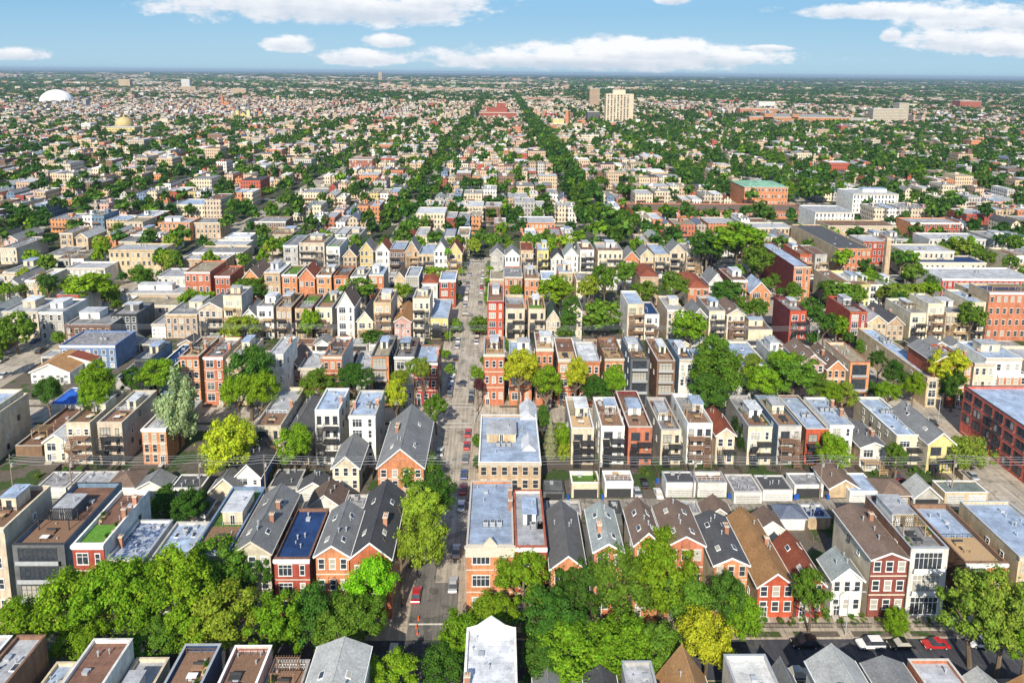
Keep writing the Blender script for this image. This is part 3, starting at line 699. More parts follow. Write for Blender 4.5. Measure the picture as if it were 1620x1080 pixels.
def flush_sheets():
    for (name, mn), b in SHEETS.items():
        o = b.build(name, bpy.data.materials[mn]); o['kind'] = 'structure'
    SHEETS.clear()
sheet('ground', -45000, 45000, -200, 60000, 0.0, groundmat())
EW = [112.0, 203.5, 295.0, 386.5]          # cross streets
NSX = [(-172.0, 5.6), (-12.2, 4.6), (127.0, 5.0), (252.0, 7.0)]
for i, y in enumerate(EW): sheet('cross_street', -420, 520, y - 4.5, y + 4.5, .02, M_ROADN if i == 0 else M_ROAD)
for (x, hw) in NSX:
    y1 = 380.0 if x in (-12.2, 127.0) else 2600.0
    sheet('road', x - hw, x + hw, 117.5 if x == -12.2 else 60, y1, .045, M_ROAD)
for y in [386.5 + 91.5 * k for k in range(1, 12)]: sheet('cross_street', -900, 900, y - 4, y + 4, .02, M_ROAD)
for x in (-65, 65, 190, 320, 450, -300, -430, -560, 580, 710): sheet('road', x - 4, x + 4, 391 if abs(x) < 150 else 60, 2600, .045, M_ROAD)
edges = [-420] + [v for x, hw in NSX for v in (x - hw, x + hw)] + [520]
for bi in range(0, len(edges), 2):
    bx0, bx1 = edges[bi], edges[bi + 1]
    for k in range(-1, 3):
        by0 = (EW[k] + 4.5) if k >= 0 else 60; by1 = EW[k + 1] - 4.5
        slab('pavement', bx0, bx1, by0, by1, 0, .14, M_SIDE)
        sx0 = bx0 + 4.2; sx1 = bx1 - 4.2
        ym = by0 + 44 if k >= 0 else 88
        if k == 0: ym = 158.0
        if k == 1: ym = 249.5
        sheet('yard', sx0, sx1, by0 + 5.3, ym - 2.3, .165, M_YARD); sheet('yard', sx0, sx1, ym + 2.3, by1 - 5.3, .165, M_YARD)
        sheet('alley', bx0, bx1, ym - 2.3, ym + 2.3, .19, M_ALLEY)
        # tree strips beside the kerb
        q = bx0 + 8
        while q < bx1 - 12:
            sheet('grass_verge', q, q + 8.5, by0 + .35, by0 + 1.7, .17, M_YARD); sheet('grass_verge', q, q + 8.5, by1 - 1.7, by1 - .35, .17, M_YARD); q += 11
M_ROADP = asphalt('patched_dark_asphalt', (.17, .16, .15), (.10, .097, .092), False)
sheet('road_patch', -16.7, -7.7, 116.6, 131.5, .06, M_ROADP); sheet('road_patch', -16.7, -12.6, 131.5, 150, .06, M_ROADP)
# paint marks
for (x0, x1, y0, y1) in [(-19.4, -17.9, 108, 116), (-16.6, -7.8, 120.2, 120.6), (-16.6, -7.8, 196.0, 196.4), (-16.6, -7.8, 198.4, 198.8), (-16.6, -7.8, 208.6, 209.0), (-16.6, -7.8, 211.0, 211.4)] + \
        [(-24, -23.6, 108, 116)] + [(-17 + i * 1.5, -16.3 + i * 1.5, 378, 380.5) for i in range(8)] + [(127, 135, 197.5, 197.9)]:
    sheet('road_marking', x0, x1, y0, y1, .085, M_PAINT)

flush_sheets()
# ------------------------------------------------------------------ houses read from the photograph (metres): row, front Y, X0, X1, rear Y, height, roof kind, ridge, walls...
HOUSES = """R0 80.0 -89.8 -85.1 101.0 15.0 f 0 tb tb lg N ACV
R0 80.0 -84.9 -81.0 101.0 14.6 f 0 ls ls dk N DR
R0 80.0 -80.5 -76.1 101.0 14.9 f 0 gy gy lg N A
R0 80.0 -75.3 -70.9 101.0 15.0 f 0 db wh lg N VCVS
R0 80.0 -69.6 -66.4 101.0 10.2 f 0 cr cr sv N VC
R0 80.0 -63.5 -57.4 101.0 14.3 f 0 wh wh dk N V
R0 80.0 -57.0 -51.9 101.0 10.9 f 0 cr wh lg N VPS
R0 80.0 -49.2 -43.6 101.0 13.3 f 0 nv bg mg N DGR
R0 80.0 -41.4 -35.6 101.0 13.0 f 0 pk pk mg N DCR
R0 80.0 -35.4 -29.7 101.0 10.4 f 0 gy wh mg N GRD
R0 80.0 -28.2 -20.2 101.0 12.5 g 14.1 wh wh lh N SV
R0 80.0 -4.7 3.0 101.0 16.0 f 0 wh wh wt N AC
R0 80.0 6.1 10.2 101.0 6.9 g 8.5 gy gy gs N V
R0 80.0 14.2 19.0 101.0 7.1 g 8.8 gy gy ch N V
R0 80.0 20.1 24.8 101.0 9.9 f 0 gy gy lg N P
R0 80.0 26.0 33.4 101.0 7.2 g 12.5 br br ts N VS
R0 80.0 36.5 43.2 101.0 11.0 f 0 wh wh st N V
R0 80.0 43.7 47.8 101.0 7.1 g 10.1 gy gy gs N V
R0 80.0 50.2 57.7 101.0 9.6 g 12.5 wh wh lh N CV
R0 80.0 59.3 65.6 101.0 9.1 g 10.3 cr wh gs N C
R0 80.0 66.5 73.1 101.0 10.0 f 0 ob wh lg N V
R0 80.0 75.4 81.0 101.0 6.0 g 8.2 gy wh lh N V
R0 80.0 83.0 90.3 101.0 4.9 g 7.1 br br ts N V
R1 122.0 -98.4 -91.3 135.8 18.9 f 0 cr cr dk F4 PD
R1 122.0 -90.0 -80.4 142.1 15.7 f 0 bg dg dk M4 PD
R1 122.0 -79.0 -73.2 139.3 15.7 f 0 wh rb dk F3 GC
R1 122.0 -73.0 -66.0 133.8 12.6 f 0 wh ob nm F3 C
R1 122.0 -65.1 -58.5 133.6 12.3 f 0 gy gy sv F3 SV
R1 122.0 -57.2 -50.2 143.0 14.1 f 0 bg wh gn M3 PD
R1 122.0 -49.3 -42.4 140.1 14.1 g 16.5 db ls gs F3 CSV
R1 122.0 -41.8 -35.2 137.4 12.7 f 0 db rb nv F3 V
R1 122.0 -34.0 -27.8 135.4 13.5 g 15.6 db ob gs F3 SV
R1 122.0 -27.6 -20.0 142.2 13.0 g 16.2 tb rb ch F2 SC
R1 122.0 -5.8 3.1 143.4 15.3 f 0 ob ob sv F3 AVC
R1 122.0 3.4 9.3 140.3 15.0 f 0 wh rb lg F3 AP
R1 122.0 10.2 16.6 138.9 10.8 g 13.4 gy ob sl F2 V
R1 122.0 18.3 23.6 134.4 14.3 g 15.9 gy ob gh F3 SVC
R1 122.0 25.9 30.9 132.5 15.7 g 18.1 cr ob bs F3 SV
R1 122.0 32.0 39.0 133.5 15.5 g 17.4 cr ob bs F3 SV
R1 122.0 41.2 47.6 136.1 11.4 g 12.9 cr ob ch F3 SVC
R1 122.0 49.8 56.8 142.2 6.9 g 9.6 tb rd ts F2 VC
R1 122.0 57.5 62.6 134.0 7.2 g 9.7 tb rd rs F2 S
R1 122.0 64.1 70.0 127.7 8.0 g 10.5 wh wh gh F2 V
R1 122.0 71.2 78.2 136.9 12.5 g 13.9 cr mr bs F3 VC
R1 122.0 78.6 85.8 139.0 14.6 f 0 db wh lg M3 PDG
R1 122.0 89.4 97.4 140.6 11.5 f 0 db ob sv F3 DV
R1 122.0 99.7 110.4 139.8 12.7 f 0 tb tb sv F3 V
R2G 161.0 -111.7 -104.5 167.9 2.8 f 0 gy wh lm G V
R2G 161.0 -104.0 -95.4 168.2 2.8 f 0 gy wh lg G V
R2G 161.0 -94.9 -88.2 168.3 2.9 h 4.8 br wh bs G V
R2G 161.0 -87.8 -80.6 166.0 2.6 g 4.6 wh wh gs G N
R2G 161.0 -79.4 -72.1 167.0 2.6 f 0 gy wh ch G V
R2G 159.3 -69.3 -62.3 164.3 3.0 g 6.4 cr cr gs N N
R2G 161.0 -55.7 -48.8 168.8 2.9 f 0 dg gy ch G V
R2G 159.5 -48.1 -40.8 164.5 3.0 g 5.2 wh wh ch G V
R2G 158.9 11.1 16.2 163.9 3.0 f 0 dg dg dg G N
R2G 161.0 18.1 25.0 166.1 4.0 f 0 wh cr gn G GK
R2G 161.0 26.3 33.3 166.0 4.2 f 0 wh wh dk G DK
R2G 161.0 41.4 48.7 166.0 4.0 f 0 wh wh ch G V
R2G 161.0 49.2 56.4 166.0 4.0 f 0 wh wh dk G D
R2G 158.6 57.4 64.2 166.3 3.0 f 0 gy wh lm G V
R2G 159.4 64.8 72.1 166.0 3.0 f 0 wh wh ch G V
R2G 161.0 73.2 80.4 166.4 3.3 f 0 wh wh mg G K
R2G 161.0 81.8 89.1 170.0 2.8 g 5.0 gy tb bs N V
R2G 158.8 85.9 93.2 166.9 3.0 f 0 wh wh sv G N
R2G 157.2 93.0 99.8 164.3 3.0 h 4.9 br br bs G N
R2G 156.5 100.3 106.8 161.5 3.0 g 5.9 gy gy lh G N
R2G 158.3 109.0 119.7 163.5 3.0 f 0 tb tb gm G N
R1G 150.0 -71.5 -66.5 155.0 3.2 g 4.6 gy wh ch N N
R1G 150.0 -43.2 -35.6 156.3 5.0 g 7.9 wh wh bs N V
R1G 150.0 -34.9 -30.3 155.0 4.7 f 0 gy gy mg N N
R1G 150.0 11.5 19.3 155.0 3.1 f 0 gy gy mg N V
R1G 150.0 26.3 28.8 155.0 3.1 f 0 dg dg ch N N
R1G 150.0 43.1 47.1 155.0 3.1 f 0 gy gy mg N V
R1G 148.6 47.3 54.0 153.6 3.0 g 5.4 gy gy bs N N
R1G 144.7 58.4 64.1 149.7 3.0 g 5.0 mr wh bs N N
R1G 148.1 64.8 70.4 153.4 3.0 h 4.6 wh wh bh N N
R1G 148.6 71.2 76.4 153.7 3.0 f 0 wh tb nv N V
R2 165 -142.6 -132.1 191 12.9 f 0 cr cr sv F4 V
R2 165 -141.5 -133.5 191 14.0 f 0 cr cr sv F4 G
R2 177.0 -119.6 -113.5 187.0 6.0 g 8.1 cr cr wt F2 N
R2 176.0 -112.8 -106.6 194.8 11.8 f 0 cr cr dk B4 PDG
R2 176.0 -104.6 -98.2 195.0 11.9 f 0 gy cr lg B4 PD
R2 176.0 -93.3 -87.0 186.0 10.1 f 0 ob ob lg F3 V
R2 162.5 -64.3 -58.1 176.3 5.0 g 8.2 bl wh ch F2 V
R2 176.0 -64.0 -57.0 199.2 11.0 f 0 ls ls lg B3 DC
R2 176.0 -56.9 -49.9 196.1 7.5 g 10.5 gy cr sl B2 V
R2 176.0 -48.0 -41.7 189.0 15.4 f 0 wh wh sv B4 CV
R2 176.0 -39.1 -32.2 191.0 13.9 f 0 gy wh sv F4 CA
R2 163.1 -40.6 -34.1 173.9 7.0 g 10.0 gy cr gs F2 N
R2 159.9 -28.9 -17.9 182.3 9.0 g 13.8 gy ob gs F3 CSV
R2 157.3 -4.6 10.3 181.3 11.5 f 0 tb tb sv F3 APV
R2 176.0 19.4 25.4 194.6 10.4 f 0 gy cr tn B4 PDA
R2 176.0 27.3 33.5 193.2 10.9 f 0 wh wh dk B4 PD
R2 176.0 34.5 40.8 197.6 10.8 f 0 mr ob dk B3 DP
R2 176.0 43.2 48.6 195.1 10.0 f 0 gy cr dk B3 PD
R2 176.0 50.2 56.9 193.8 11.8 f 0 wh wh mg B4 PD
R2 176.0 58.0 63.0 188.0 8.6 g 10.6 cr cr rs B2 V
R2 176.0 66.4 72.8 194.4 11.0 f 0 gy cr mg B3 PDG
R2 176.0 74.4 80.6 194.0 11.2 f 0 bg gy tn B4 PD
R2 176.0 81.9 88.0 195.9 10.3 f 0 db rd sv B3 AV
R2 176.0 88.2 94.5 192.6 11.3 f 0 wh wh sv F3 AVC
R2 172.8 95.1 102.0 185.3 7.0 g 8.4 tb wh sl B2 CV
R2 176.0 106.3 113.8 198.6 8.5 f 0 ls cr sv B3 AVS
R2 172.0 112.4 119.4 189.9 8.5 g 11.5 cr ye gs B2 SV
R3 225.1 -154.2 -141.5 239.1 4.2 g 7.1 wh wh ts F2 N
R3 232.8 -152.4 -138.3 246.8 4.5 g 6.7 wh wh rs F2 N
R3 237.5 -151.7 -132.8 251.5 8.5 f 0 bl bl lm F3 AV
R3 210.0 -112.0 -107.0 224.6 15.0 f 0 bg dg gy M3 PV
R3 210.0 -105.6 -100.6 229.0 12.2 f 0 bg bg nv N V
R3 210.0 -97.9 -92.1 225.8 16.1 f 0 db ob tn F4 CD
R3 210.0 -90.7 -84.8 226.4 15.9 f 0 cr ob lg F4 CD
R3 210.0 -83.6 -78.0 226.9 15.3 f 0 cr tb lg F4 PV
R3 210.0 -70.8 -66.3 224.8 16.8 f 0 wh wh lg F3 C
R3 220.7 -70.7 -64.2 234.7 7.0 g 11.1 mr mr bs F2 V
R3 219.9 -65.0 -57.8 233.9 8.0 f 0 wh rb lg F2 C
R3 210.0 -54.1 -48.3 226.5 16.2 f 0 wh ob dk F3 CD
R3 220.1 -47.5 -41.6 234.1 7.5 f 0 gy gy lg F2 V
R3 210.0 -39.4 -33.9 227.8 16.2 f 0 dg ob tn M4 PV
R3 210.0 -32.2 -26.1 226.1 16.2 f 0 dg gy dk F3 PD
R3 210.0 -26.1 -18.9 224.6 14.2 f 0 db rb sv F3 CV
R3 210.0 -4.6 1.8 225.1 16.9 f 0 ob ob dk F3 PD
R3 210.0 3.4 10.4 224.9 15.7 f 0 cr ob sv F3 PV
R3 210.0 11.6 16.9 224.0 18.8 f 0 db ob dk F3 PD
R3 210.0 18.5 24.6 228.6 15.2 f 0 db ob dk F3 D
R3 210.0 25.2 31.5 226.3 14.8 f 0 gy ob wt F3 V
R3 210.0 33.0 39.0 227.8 15.8 f 0 db ob dk F3 DG
R3 210.0 41.1 47.0 227.8 15.6 f 0 bg dg mg M4 PDG
R3 210.0 49.4 55.0 228.8 15.0 f 0 db br dk M4 PD
R3 210.0 56.3 60.5 225.9 15.7 f 0 bg wh dk F3 PD
R3 210.0 61.4 67.0 227.2 11.9 f 0 wh wh wt F2 PV
R3 210.0 69.9 84.2 229.8 13.6 f 0 cr wh sv F3 AVS
R3 210.0 85.4 90.1 224.0 16.8 f 0 gy tb lg F3 PV
R3 210.0 94.6 101.8 224.0 14.5 g 17.2 wh pk bs F3 S
R3 210.0 102.8 108.8 224.0 12.5 g 15.4 cr ob bs F4 CS
R3 210.0 110.0 116.2 227.0 14.6 f 0 cr ob tn M3 V
R3 209.1 134.3 140.3 253.1 10.0 f 0 tb tb sv F3 AA
R3 210.0 136.5 143.3 224.0 14.8 g 16.9 rb rb gs F2 V
R3 210.0 144.2 148.4 225.5 14.4 f 0 rb ob mg F3 C
R3 210.0 149.2 155.6 224.0 14.5 f 0 gy cr gh F3 CV
R3 210.0 157.1 166.5 224.0 10.7 f 0 tb ob sv F3 V
R3 210.0 152.8 164.4 224.1 16.1 f 0 wh wh sv F3 P
R4 265.9 -134.0 -128.7 285.3 6.0 f 0 gy wh lg F3 N
R4 266.0 -128.5 -116.4 287.1 9.8 f 0 gy tb mg F3 PV
R4 266.0 -115.8 -106.6 278.0 12.1 g 14.7 cr cr gs B3 N
R4 266.0 -106.0 -99.0 278.0 17.5 f 0 gy cr lg B4 DP
R4 266.0 -99.2 -93.6 278.0 9.1 g 12.2 wh wh gs F3 V
R4 266.0 -93.4 -87.1 280.3 13.2 f 0 wh wh mg B3 GP
R4 266.0 -85.9 -80.1 284.2 12.8 f 0 db tb tn B3 PD
R4 266.0 -78.7 -72.3 283.6 12.5 f 0 db tb gn B3 D
R4 266.0 -70.9 -64.5 286.2 12.8 f 0 gy cr gn B3 DP
R4 266.0 -62.6 -56.0 278.0 13.4 g 19.2 wh wh bs F4 V
R4 266.0 -54.9 -48.8 281.5 7.5 g 11.4 gy cr ch B2 V
R4 266.0 -48.4 -41.8 283.2 14.9 f 0 gy tb dk B4 PD
R4 266.0 -40.5 -34.1 284.5 7.3 g 9.4 tb pk ts F3 C
R4 266.0 -33.3 -26.7 278.3 16.5 f 0 cr cr lg B4 PD
R4 266.0 -26.5 -19.7 290.0 8.6 f 0 gy ye sv B4 V
R4 266.0 -4.5 1.9 289.6 15.6 f 0 ob rd dk F4 DP
R4 266.0 2.6 10.0 283.6 12.6 f 0 tb cr lg B3 GD
R4 266.0 11.5 18.1 282.9 12.6 f 0 tb cr dk B3 PG
R4 266.0 18.4 24.1 278.0 7.8 g 12.2 gy cr gk F2 N
R4 266.0 26.3 32.4 280.7 11.7 g 14.7 br cr bs F3 N
R4 266.0 50.1 56.5 283.1 14.6 f 0 wh cr sv B4 V
R4 266.0 56.9 62.6 281.6 10.5 f 0 gy wh nv B3 V
R4 266.0 65.7 72.2 283.7 12.3 f 0 cr cr lg F4 CP
R4 266.0 75.5 81.2 278.0 9.8 g 13.1 gy gy gs B3 N
R4 266.0 82.1 88.3 284.6 12.1 f 0 gy cr dk B4 PD
R4 266.0 89.1 96.1 280.5 10.6 g 12.9 gy cr bs B4 S
R4 264.6 97.4 106.8 276.6 5.0 f 0 gy cr dk N P
R4 258.0 110.4 116.7 274.3 15.0 f 0 mr rd mg B4 PD
R4 262.6 135.8 142.5 282.6 13.0 f 0 rb rb dk F4 PD
R4 266.0 144.7 152.2 278.4 7.7 g 10.6 gy tb lg F3 C
R4 266.0 152.5 159.3 283.3 7.0 g 10.1 tb tb ch F3 C
R4 266.0 161.6 167.9 284.5 11.4 f 0 cr cr mg B3 PD
R4 266.0 168.2 174.7 279.1 15.3 f 0 cr cr lg B4 V
R4 266.0 175.6 184.4 284.4 11.5 f 0 cr cr mg B3 PV
R4 266.0 185.2 191.0 282.7 15.9 f 0 cr cr sv B4 AV
R4 266.0 191.7 210.5 278.0 20.0 f 0 tb ob nv F4 DV
R5 304.0 -137.4 -126.4 323.0 15.8 f 0 ob ob tn F3 V
R5 304.0 -124.3 -117.7 320.6 14.1 f 0 ob rb dk F3 V
R5 304.0 -112.2 -105.4 321.2 13.3 g 17.3 ob ob bs F2 V
R5 304.0 -102.8 -95.9 320.7 15.7 f 0 cr tb wt F3 PV
R5 304.0 -95.1 -88.5 318.7 14.8 f 0 db ob gn F3 V
R5 304.0 -87.7 -80.8 316.0 13.7 g 17.8 db ob rs F2 V
R5 304.0 -80.0 -73.6 321.9 14.6 f 0 db ob mg F3 PD
R5 304.0 -72.5 -66.2 320.5 14.4 f 0 db ob mg F3 D
R5 304.0 -65.1 -58.4 317.4 14.1 f 0 gy cr mg F3 PV
R5 304.0 -57.0 -50.7 317.6 15.0 f 0 gy ob sv F3 PV
R5 304.0 -46.0 -41.5 316.0 13.4 g 16.2 tb tb bs F2 N
R5 304.0 -41.3 -35.2 319.7 14.2 f 0 bg gy lg M3 SV
R5 304.0 -33.8 -27.1 317.0 11.1 h 13.0 wh wh rs F2 N
R5 304.0 -26.3 -19.1 319.2 12.6 f 0 db rb sv F3 N
R5 304.0 -4.0 2.1 318.2 13.3 f 0 gy tb tn F1 N
R5 304.0 2.4 10.2 321.6 14.2 f 0 ob ob mg F3 AV
R5 304.0 11.3 17.7 325.0 13.6 f 0 tb ob lg F3 PD
R5 304.0 18.8 25.2 317.2 13.4 f 0 wh wh sv F2 V
R5 304.0 26.3 32.4 316.6 16.6 f 0 ob tb sv F3 P
R5 304.0 34.2 40.3 318.2 12.6 f 0 cr cr gy F2 V
R5 304.0 62.4 70.5 323.1 14.4 h 16.7 tb tb rs F2 V
R5 304.0 84.0 93.0 327.4 9.3 h 11.8 cr ob rs F2 V
R5 304.0 93.1 99.9 316.0 12.0 g 16.3 wh wh gs F2 V
R5 304.0 102.9 110.0 322.7 13.2 f 0 mr ob dk F3 PV
R5 304.0 111.7 120.5 316.0 7.7 g 12.4 wh ob sv F2 V
R6 358.0 -110.7 -103.3 380.9 14.6 f 0 bg gy mg F3 V
R6 358.0 -102.6 -89.7 378.1 16.0 f 0 gy cr tn B4 PD
R6 358.0 -88.8 -82.0 379.5 14.0 f 0 wh wh mg B4 G
R6 358.0 -80.2 -73.4 370.0 9.1 g 13.1 gy tb ch F3 N
R6 358.0 -71.7 -64.9 370.0 12.1 g 16.5 ye ye gs F3 N
R6 358.0 -63.6 -56.5 370.0 11.8 g 16.2 wh wh rs F3 N
R6 358.0 -56.2 -48.7 376.1 12.9 f 0 tb br sv B3 V
R6 358.0 -48.4 -41.6 370.0 11.6 g 17.3 tb tb gs B4 N
R6 358.0 -41.6 -33.5 382.0 10.3 f 0 tb tb sv B3 V
R6 358.0 -33.5 -26.6 370.0 12.0 g 17.0 wh wh gs F3 N
R6 358.0 -26.3 -19.2 370.0 11.0 g 16.4 tb ye rs B3 N
R6 358.0 -4.5 2.4 370.0 10.1 g 13.5 gy gy gs F2 N
R6 358.0 3.0 10.5 370.0 9.8 g 13.2 gy wh gs F2 N
R6 358.0 11.1 17.7 377.5 12.6 f 0 tb tb rs B3 N
R6 358.0 19.6 25.5 374.8 12.6 f 0 tb ye sv B3 P
R6 358.0 26.9 33.4 370.0 8.0 g 11.3 wh wh ch F2 N
R6 358.0 33.7 40.9 370.0 10.0 g 14.1 wh wh gh F3 N
R6 358.0 41.8 49.0 374.7 13.1 f 0 wh wh dk B4 P
R6 358.0 51.0 63.8 376.2 12.8 f 0 tb cr lg B3 PD
R6 358.0 64.6 72.5 370.0 8.1 g 12.5 gy ob gs B2 N
R6 358.0 73.1 80.0 370.0 9.9 g 13.6 tb tb gs B3 N
R6 358.0 80.6 88.5 382.0 10.9 f 0 tb tb sv B3 V
R6 358.0 88.4 96.3 370.0 12.3 g 16.4 tb cr gs B3 N
R6 358.0 96.9 104.2 375.0 13.0 f 0 gy cr mg B4 PD
R6 358.0 105.5 112.7 376.2 12.4 f 0 gy cr mg B4 PD
L 254.0 -159.6 -143.0 270.0 10.0 f 0 dg db mg F3 P |dark brick block with rooftop penthouses on the left street corner
L 262.4 -147.2 -137.7 276.4 11.0 f 0 dg dg mg F3 P |charcoal brick block behind the left corner block
L 262.1 -174.0 -165.0 278.1 12.0 f 0 wh gy lg F3 P |white-framed modern townhouse with red panels west of left street
L 283.0 -180.1 -171.4 299.0 12.0 f 0 wh rd lg M3 P |white-framed townhouse with red window box west of left street
L 265.6 -190.2 -176.8 281.6 11.0 f 0 gy cr lg F3 P |cream townhouse at the left edge with small square windows
L 321.8 -228.3 -220.0 345.8 10.0 f 0 gy cr mg F2 P |cream two-storey building with stone side wall at left edge
L 371.8 -264.1 -255.5 397.8 9.0 f 0 gy cr mg F2 A |low grey commercial building with rooftop ducts at left edge
L 368.0 -238.9 -228.4 388.0 6.0 f 0 cr cr mg G1 V |low cream garage building behind the car park
L 336.9 -209.0 -190.3 348.9 8.0 f 0 wh wh lg F2 V |white low building beside the big car-park tree
L 349.5 -194.8 -168.5 363.5 13.9 f 0 tb tb lg F3 A |long tan brick building with grey roof on left street
L 375.0 -203.3 -194.2 389.0 12.0 f 0 gy rb gs F3 V |red brick corner building west of left street
L 320.3 -157.6 -138.2 334.3 8.9 f 0 wh wh lg F2 V |wide white building with small dark windows east of left street
L 300.8 -161.5 -137.0 312.8 7.0 f 0 wh wh lg F1 P |white single-storey building with rooftop pergola east of left street
L 282.6 -153.4 -131.6 294.6 7.9 f 0 tb cr tn F2 V |long tan building with low brick parapets
L 346.9 -157.6 -135.7 358.9 10.0 f 0 tb tb lg F2 V |long tan brick block with rear fire stairs
L 357.0 -156.5 -131.2 371.0 10.9 f 0 tb tb mg F3 V |second long tan brick block east of left street
L 385.4 -160.1 -139.3 397.4 7.9 f 0 wh wh lg F1 V |low white building among tan blocks
L 403.7 -158.0 -143.5 415.7 8.0 f 0 wh wh wt F2 V |plain white box building beyond tan blocks
L 425.1 -226.5 -215.2 441.1 12.0 f 0 cr cr tn F3 V |cream block with stepped bays behind the dark tree line
L 428.6 -207.8 -188.7 444.6 10.9 f 0 ob ob lg F3 P |orange brick block with terrace roofs left of centre
L 433.8 -189.8 -172.4 449.8 10.0 f 0 tb tb mg F3 V |tan block beside the orange terraces
L 429.3 -149.5 -130.6 445.3 11.9 f 0 br br mg F3 V |brown brick warehouse with white side wall
L 313.8 134.6 142.4 359.8 17.0 f 0 mr ob sv F5 A |five-storey dark red brick block with fire escape beside right street
L 360.1 176.7 194.4 420.1 13.9 f 0 tb ob ch F3 S |tan loft building with dark blue-grey roof and terraces
L 380.3 200.3 214.1 396.3 13.0 f 0 gy rb lg F3 V |red brick block with pale trim behind the tall chimney
L 431.1 204.4 247.3 449.1 10.9 f 0 tb tb br F2 V |wide tan brick block north of the loft
L 458.5 208.3 234.4 484.5 13.9 f 0 wh wh lg F4 A |white apartment block with dark window grid
L 527.0 267.2 301.9 553.0 14.9 f 0 wh wh lg F4 P |white apartment block with corner balconies
L 351.8 215.7 250.1 365.8 8.9 f 0 tb cr nv F2 A |long cream building with dark solar roof
L 359.5 211.5 238.2 375.5 12.9 f 0 cr cr lg F3 A |cream apartment block with grey side walls
L 391.8 244.3 277.0 407.8 11.9 f 0 wh wh lg F3 A |white flat-roofed block behind the cream apartments
L 339.9 211.5 245.4 351.9 6.9 f 0 gy gy lg F2 A |grey low building with long pale roof
L 318.8 206.7 251.5 338.8 9.9 f 0 wh rd lg F3 A |long red and white building with pale grey roof
L 275.6 194.9 218.2 291.6 16.0 f 0 tb cr sv F4 V |big cream rendered block at the right edge
L 550.8 192.6 227.2 584.8 15.9 h 18.9 ob ob mt F3 V |orange brick school with pale green hipped roof
L 504.2 95.7 226.7 534.2 5.6 f 0 ob ob bs F1 V |long low orange brick building with brown roof
L 437.3 259.5 291.8 453.3 11.9 f 0 ob rb lg F3 V |red brick and cream block by the right-hand trees
L 424.1 154.5 179.8 440.1 10.9 f 0 cr tb lg F3 V |tan apartment block with balconies north of the big trees
L 711.6 -151.1 -127.8 731.6 15.9 f 0 ob rb mg F4 V |orange-red brick block standing above its neighbours left of centre
L 444.3 12.0 35.4 464.3 8.9 f 0 wh ob lg F2 A |orange brick shop building with white flat roof behind the junction
L 179.8 -129.2 -122.2 203.8 3.2 f 0 br br dk N D |long low garage block with brown roof decks beside the left alley
L 203.0 -134.8 -124.7 215.0 3.5 f 0 wh wh bt G V |low white garages under a bright blue tarpaulin at left
L 220.8 -124.3 -114.2 234.8 4.0 f 0 gy gy nv N V |low flat workshop with navy roof behind the left trees
L 196.1 -96.7 -89.8 205.1 4.0 f 0 gy wh lg G V |small white garage behind the tall poplar"""
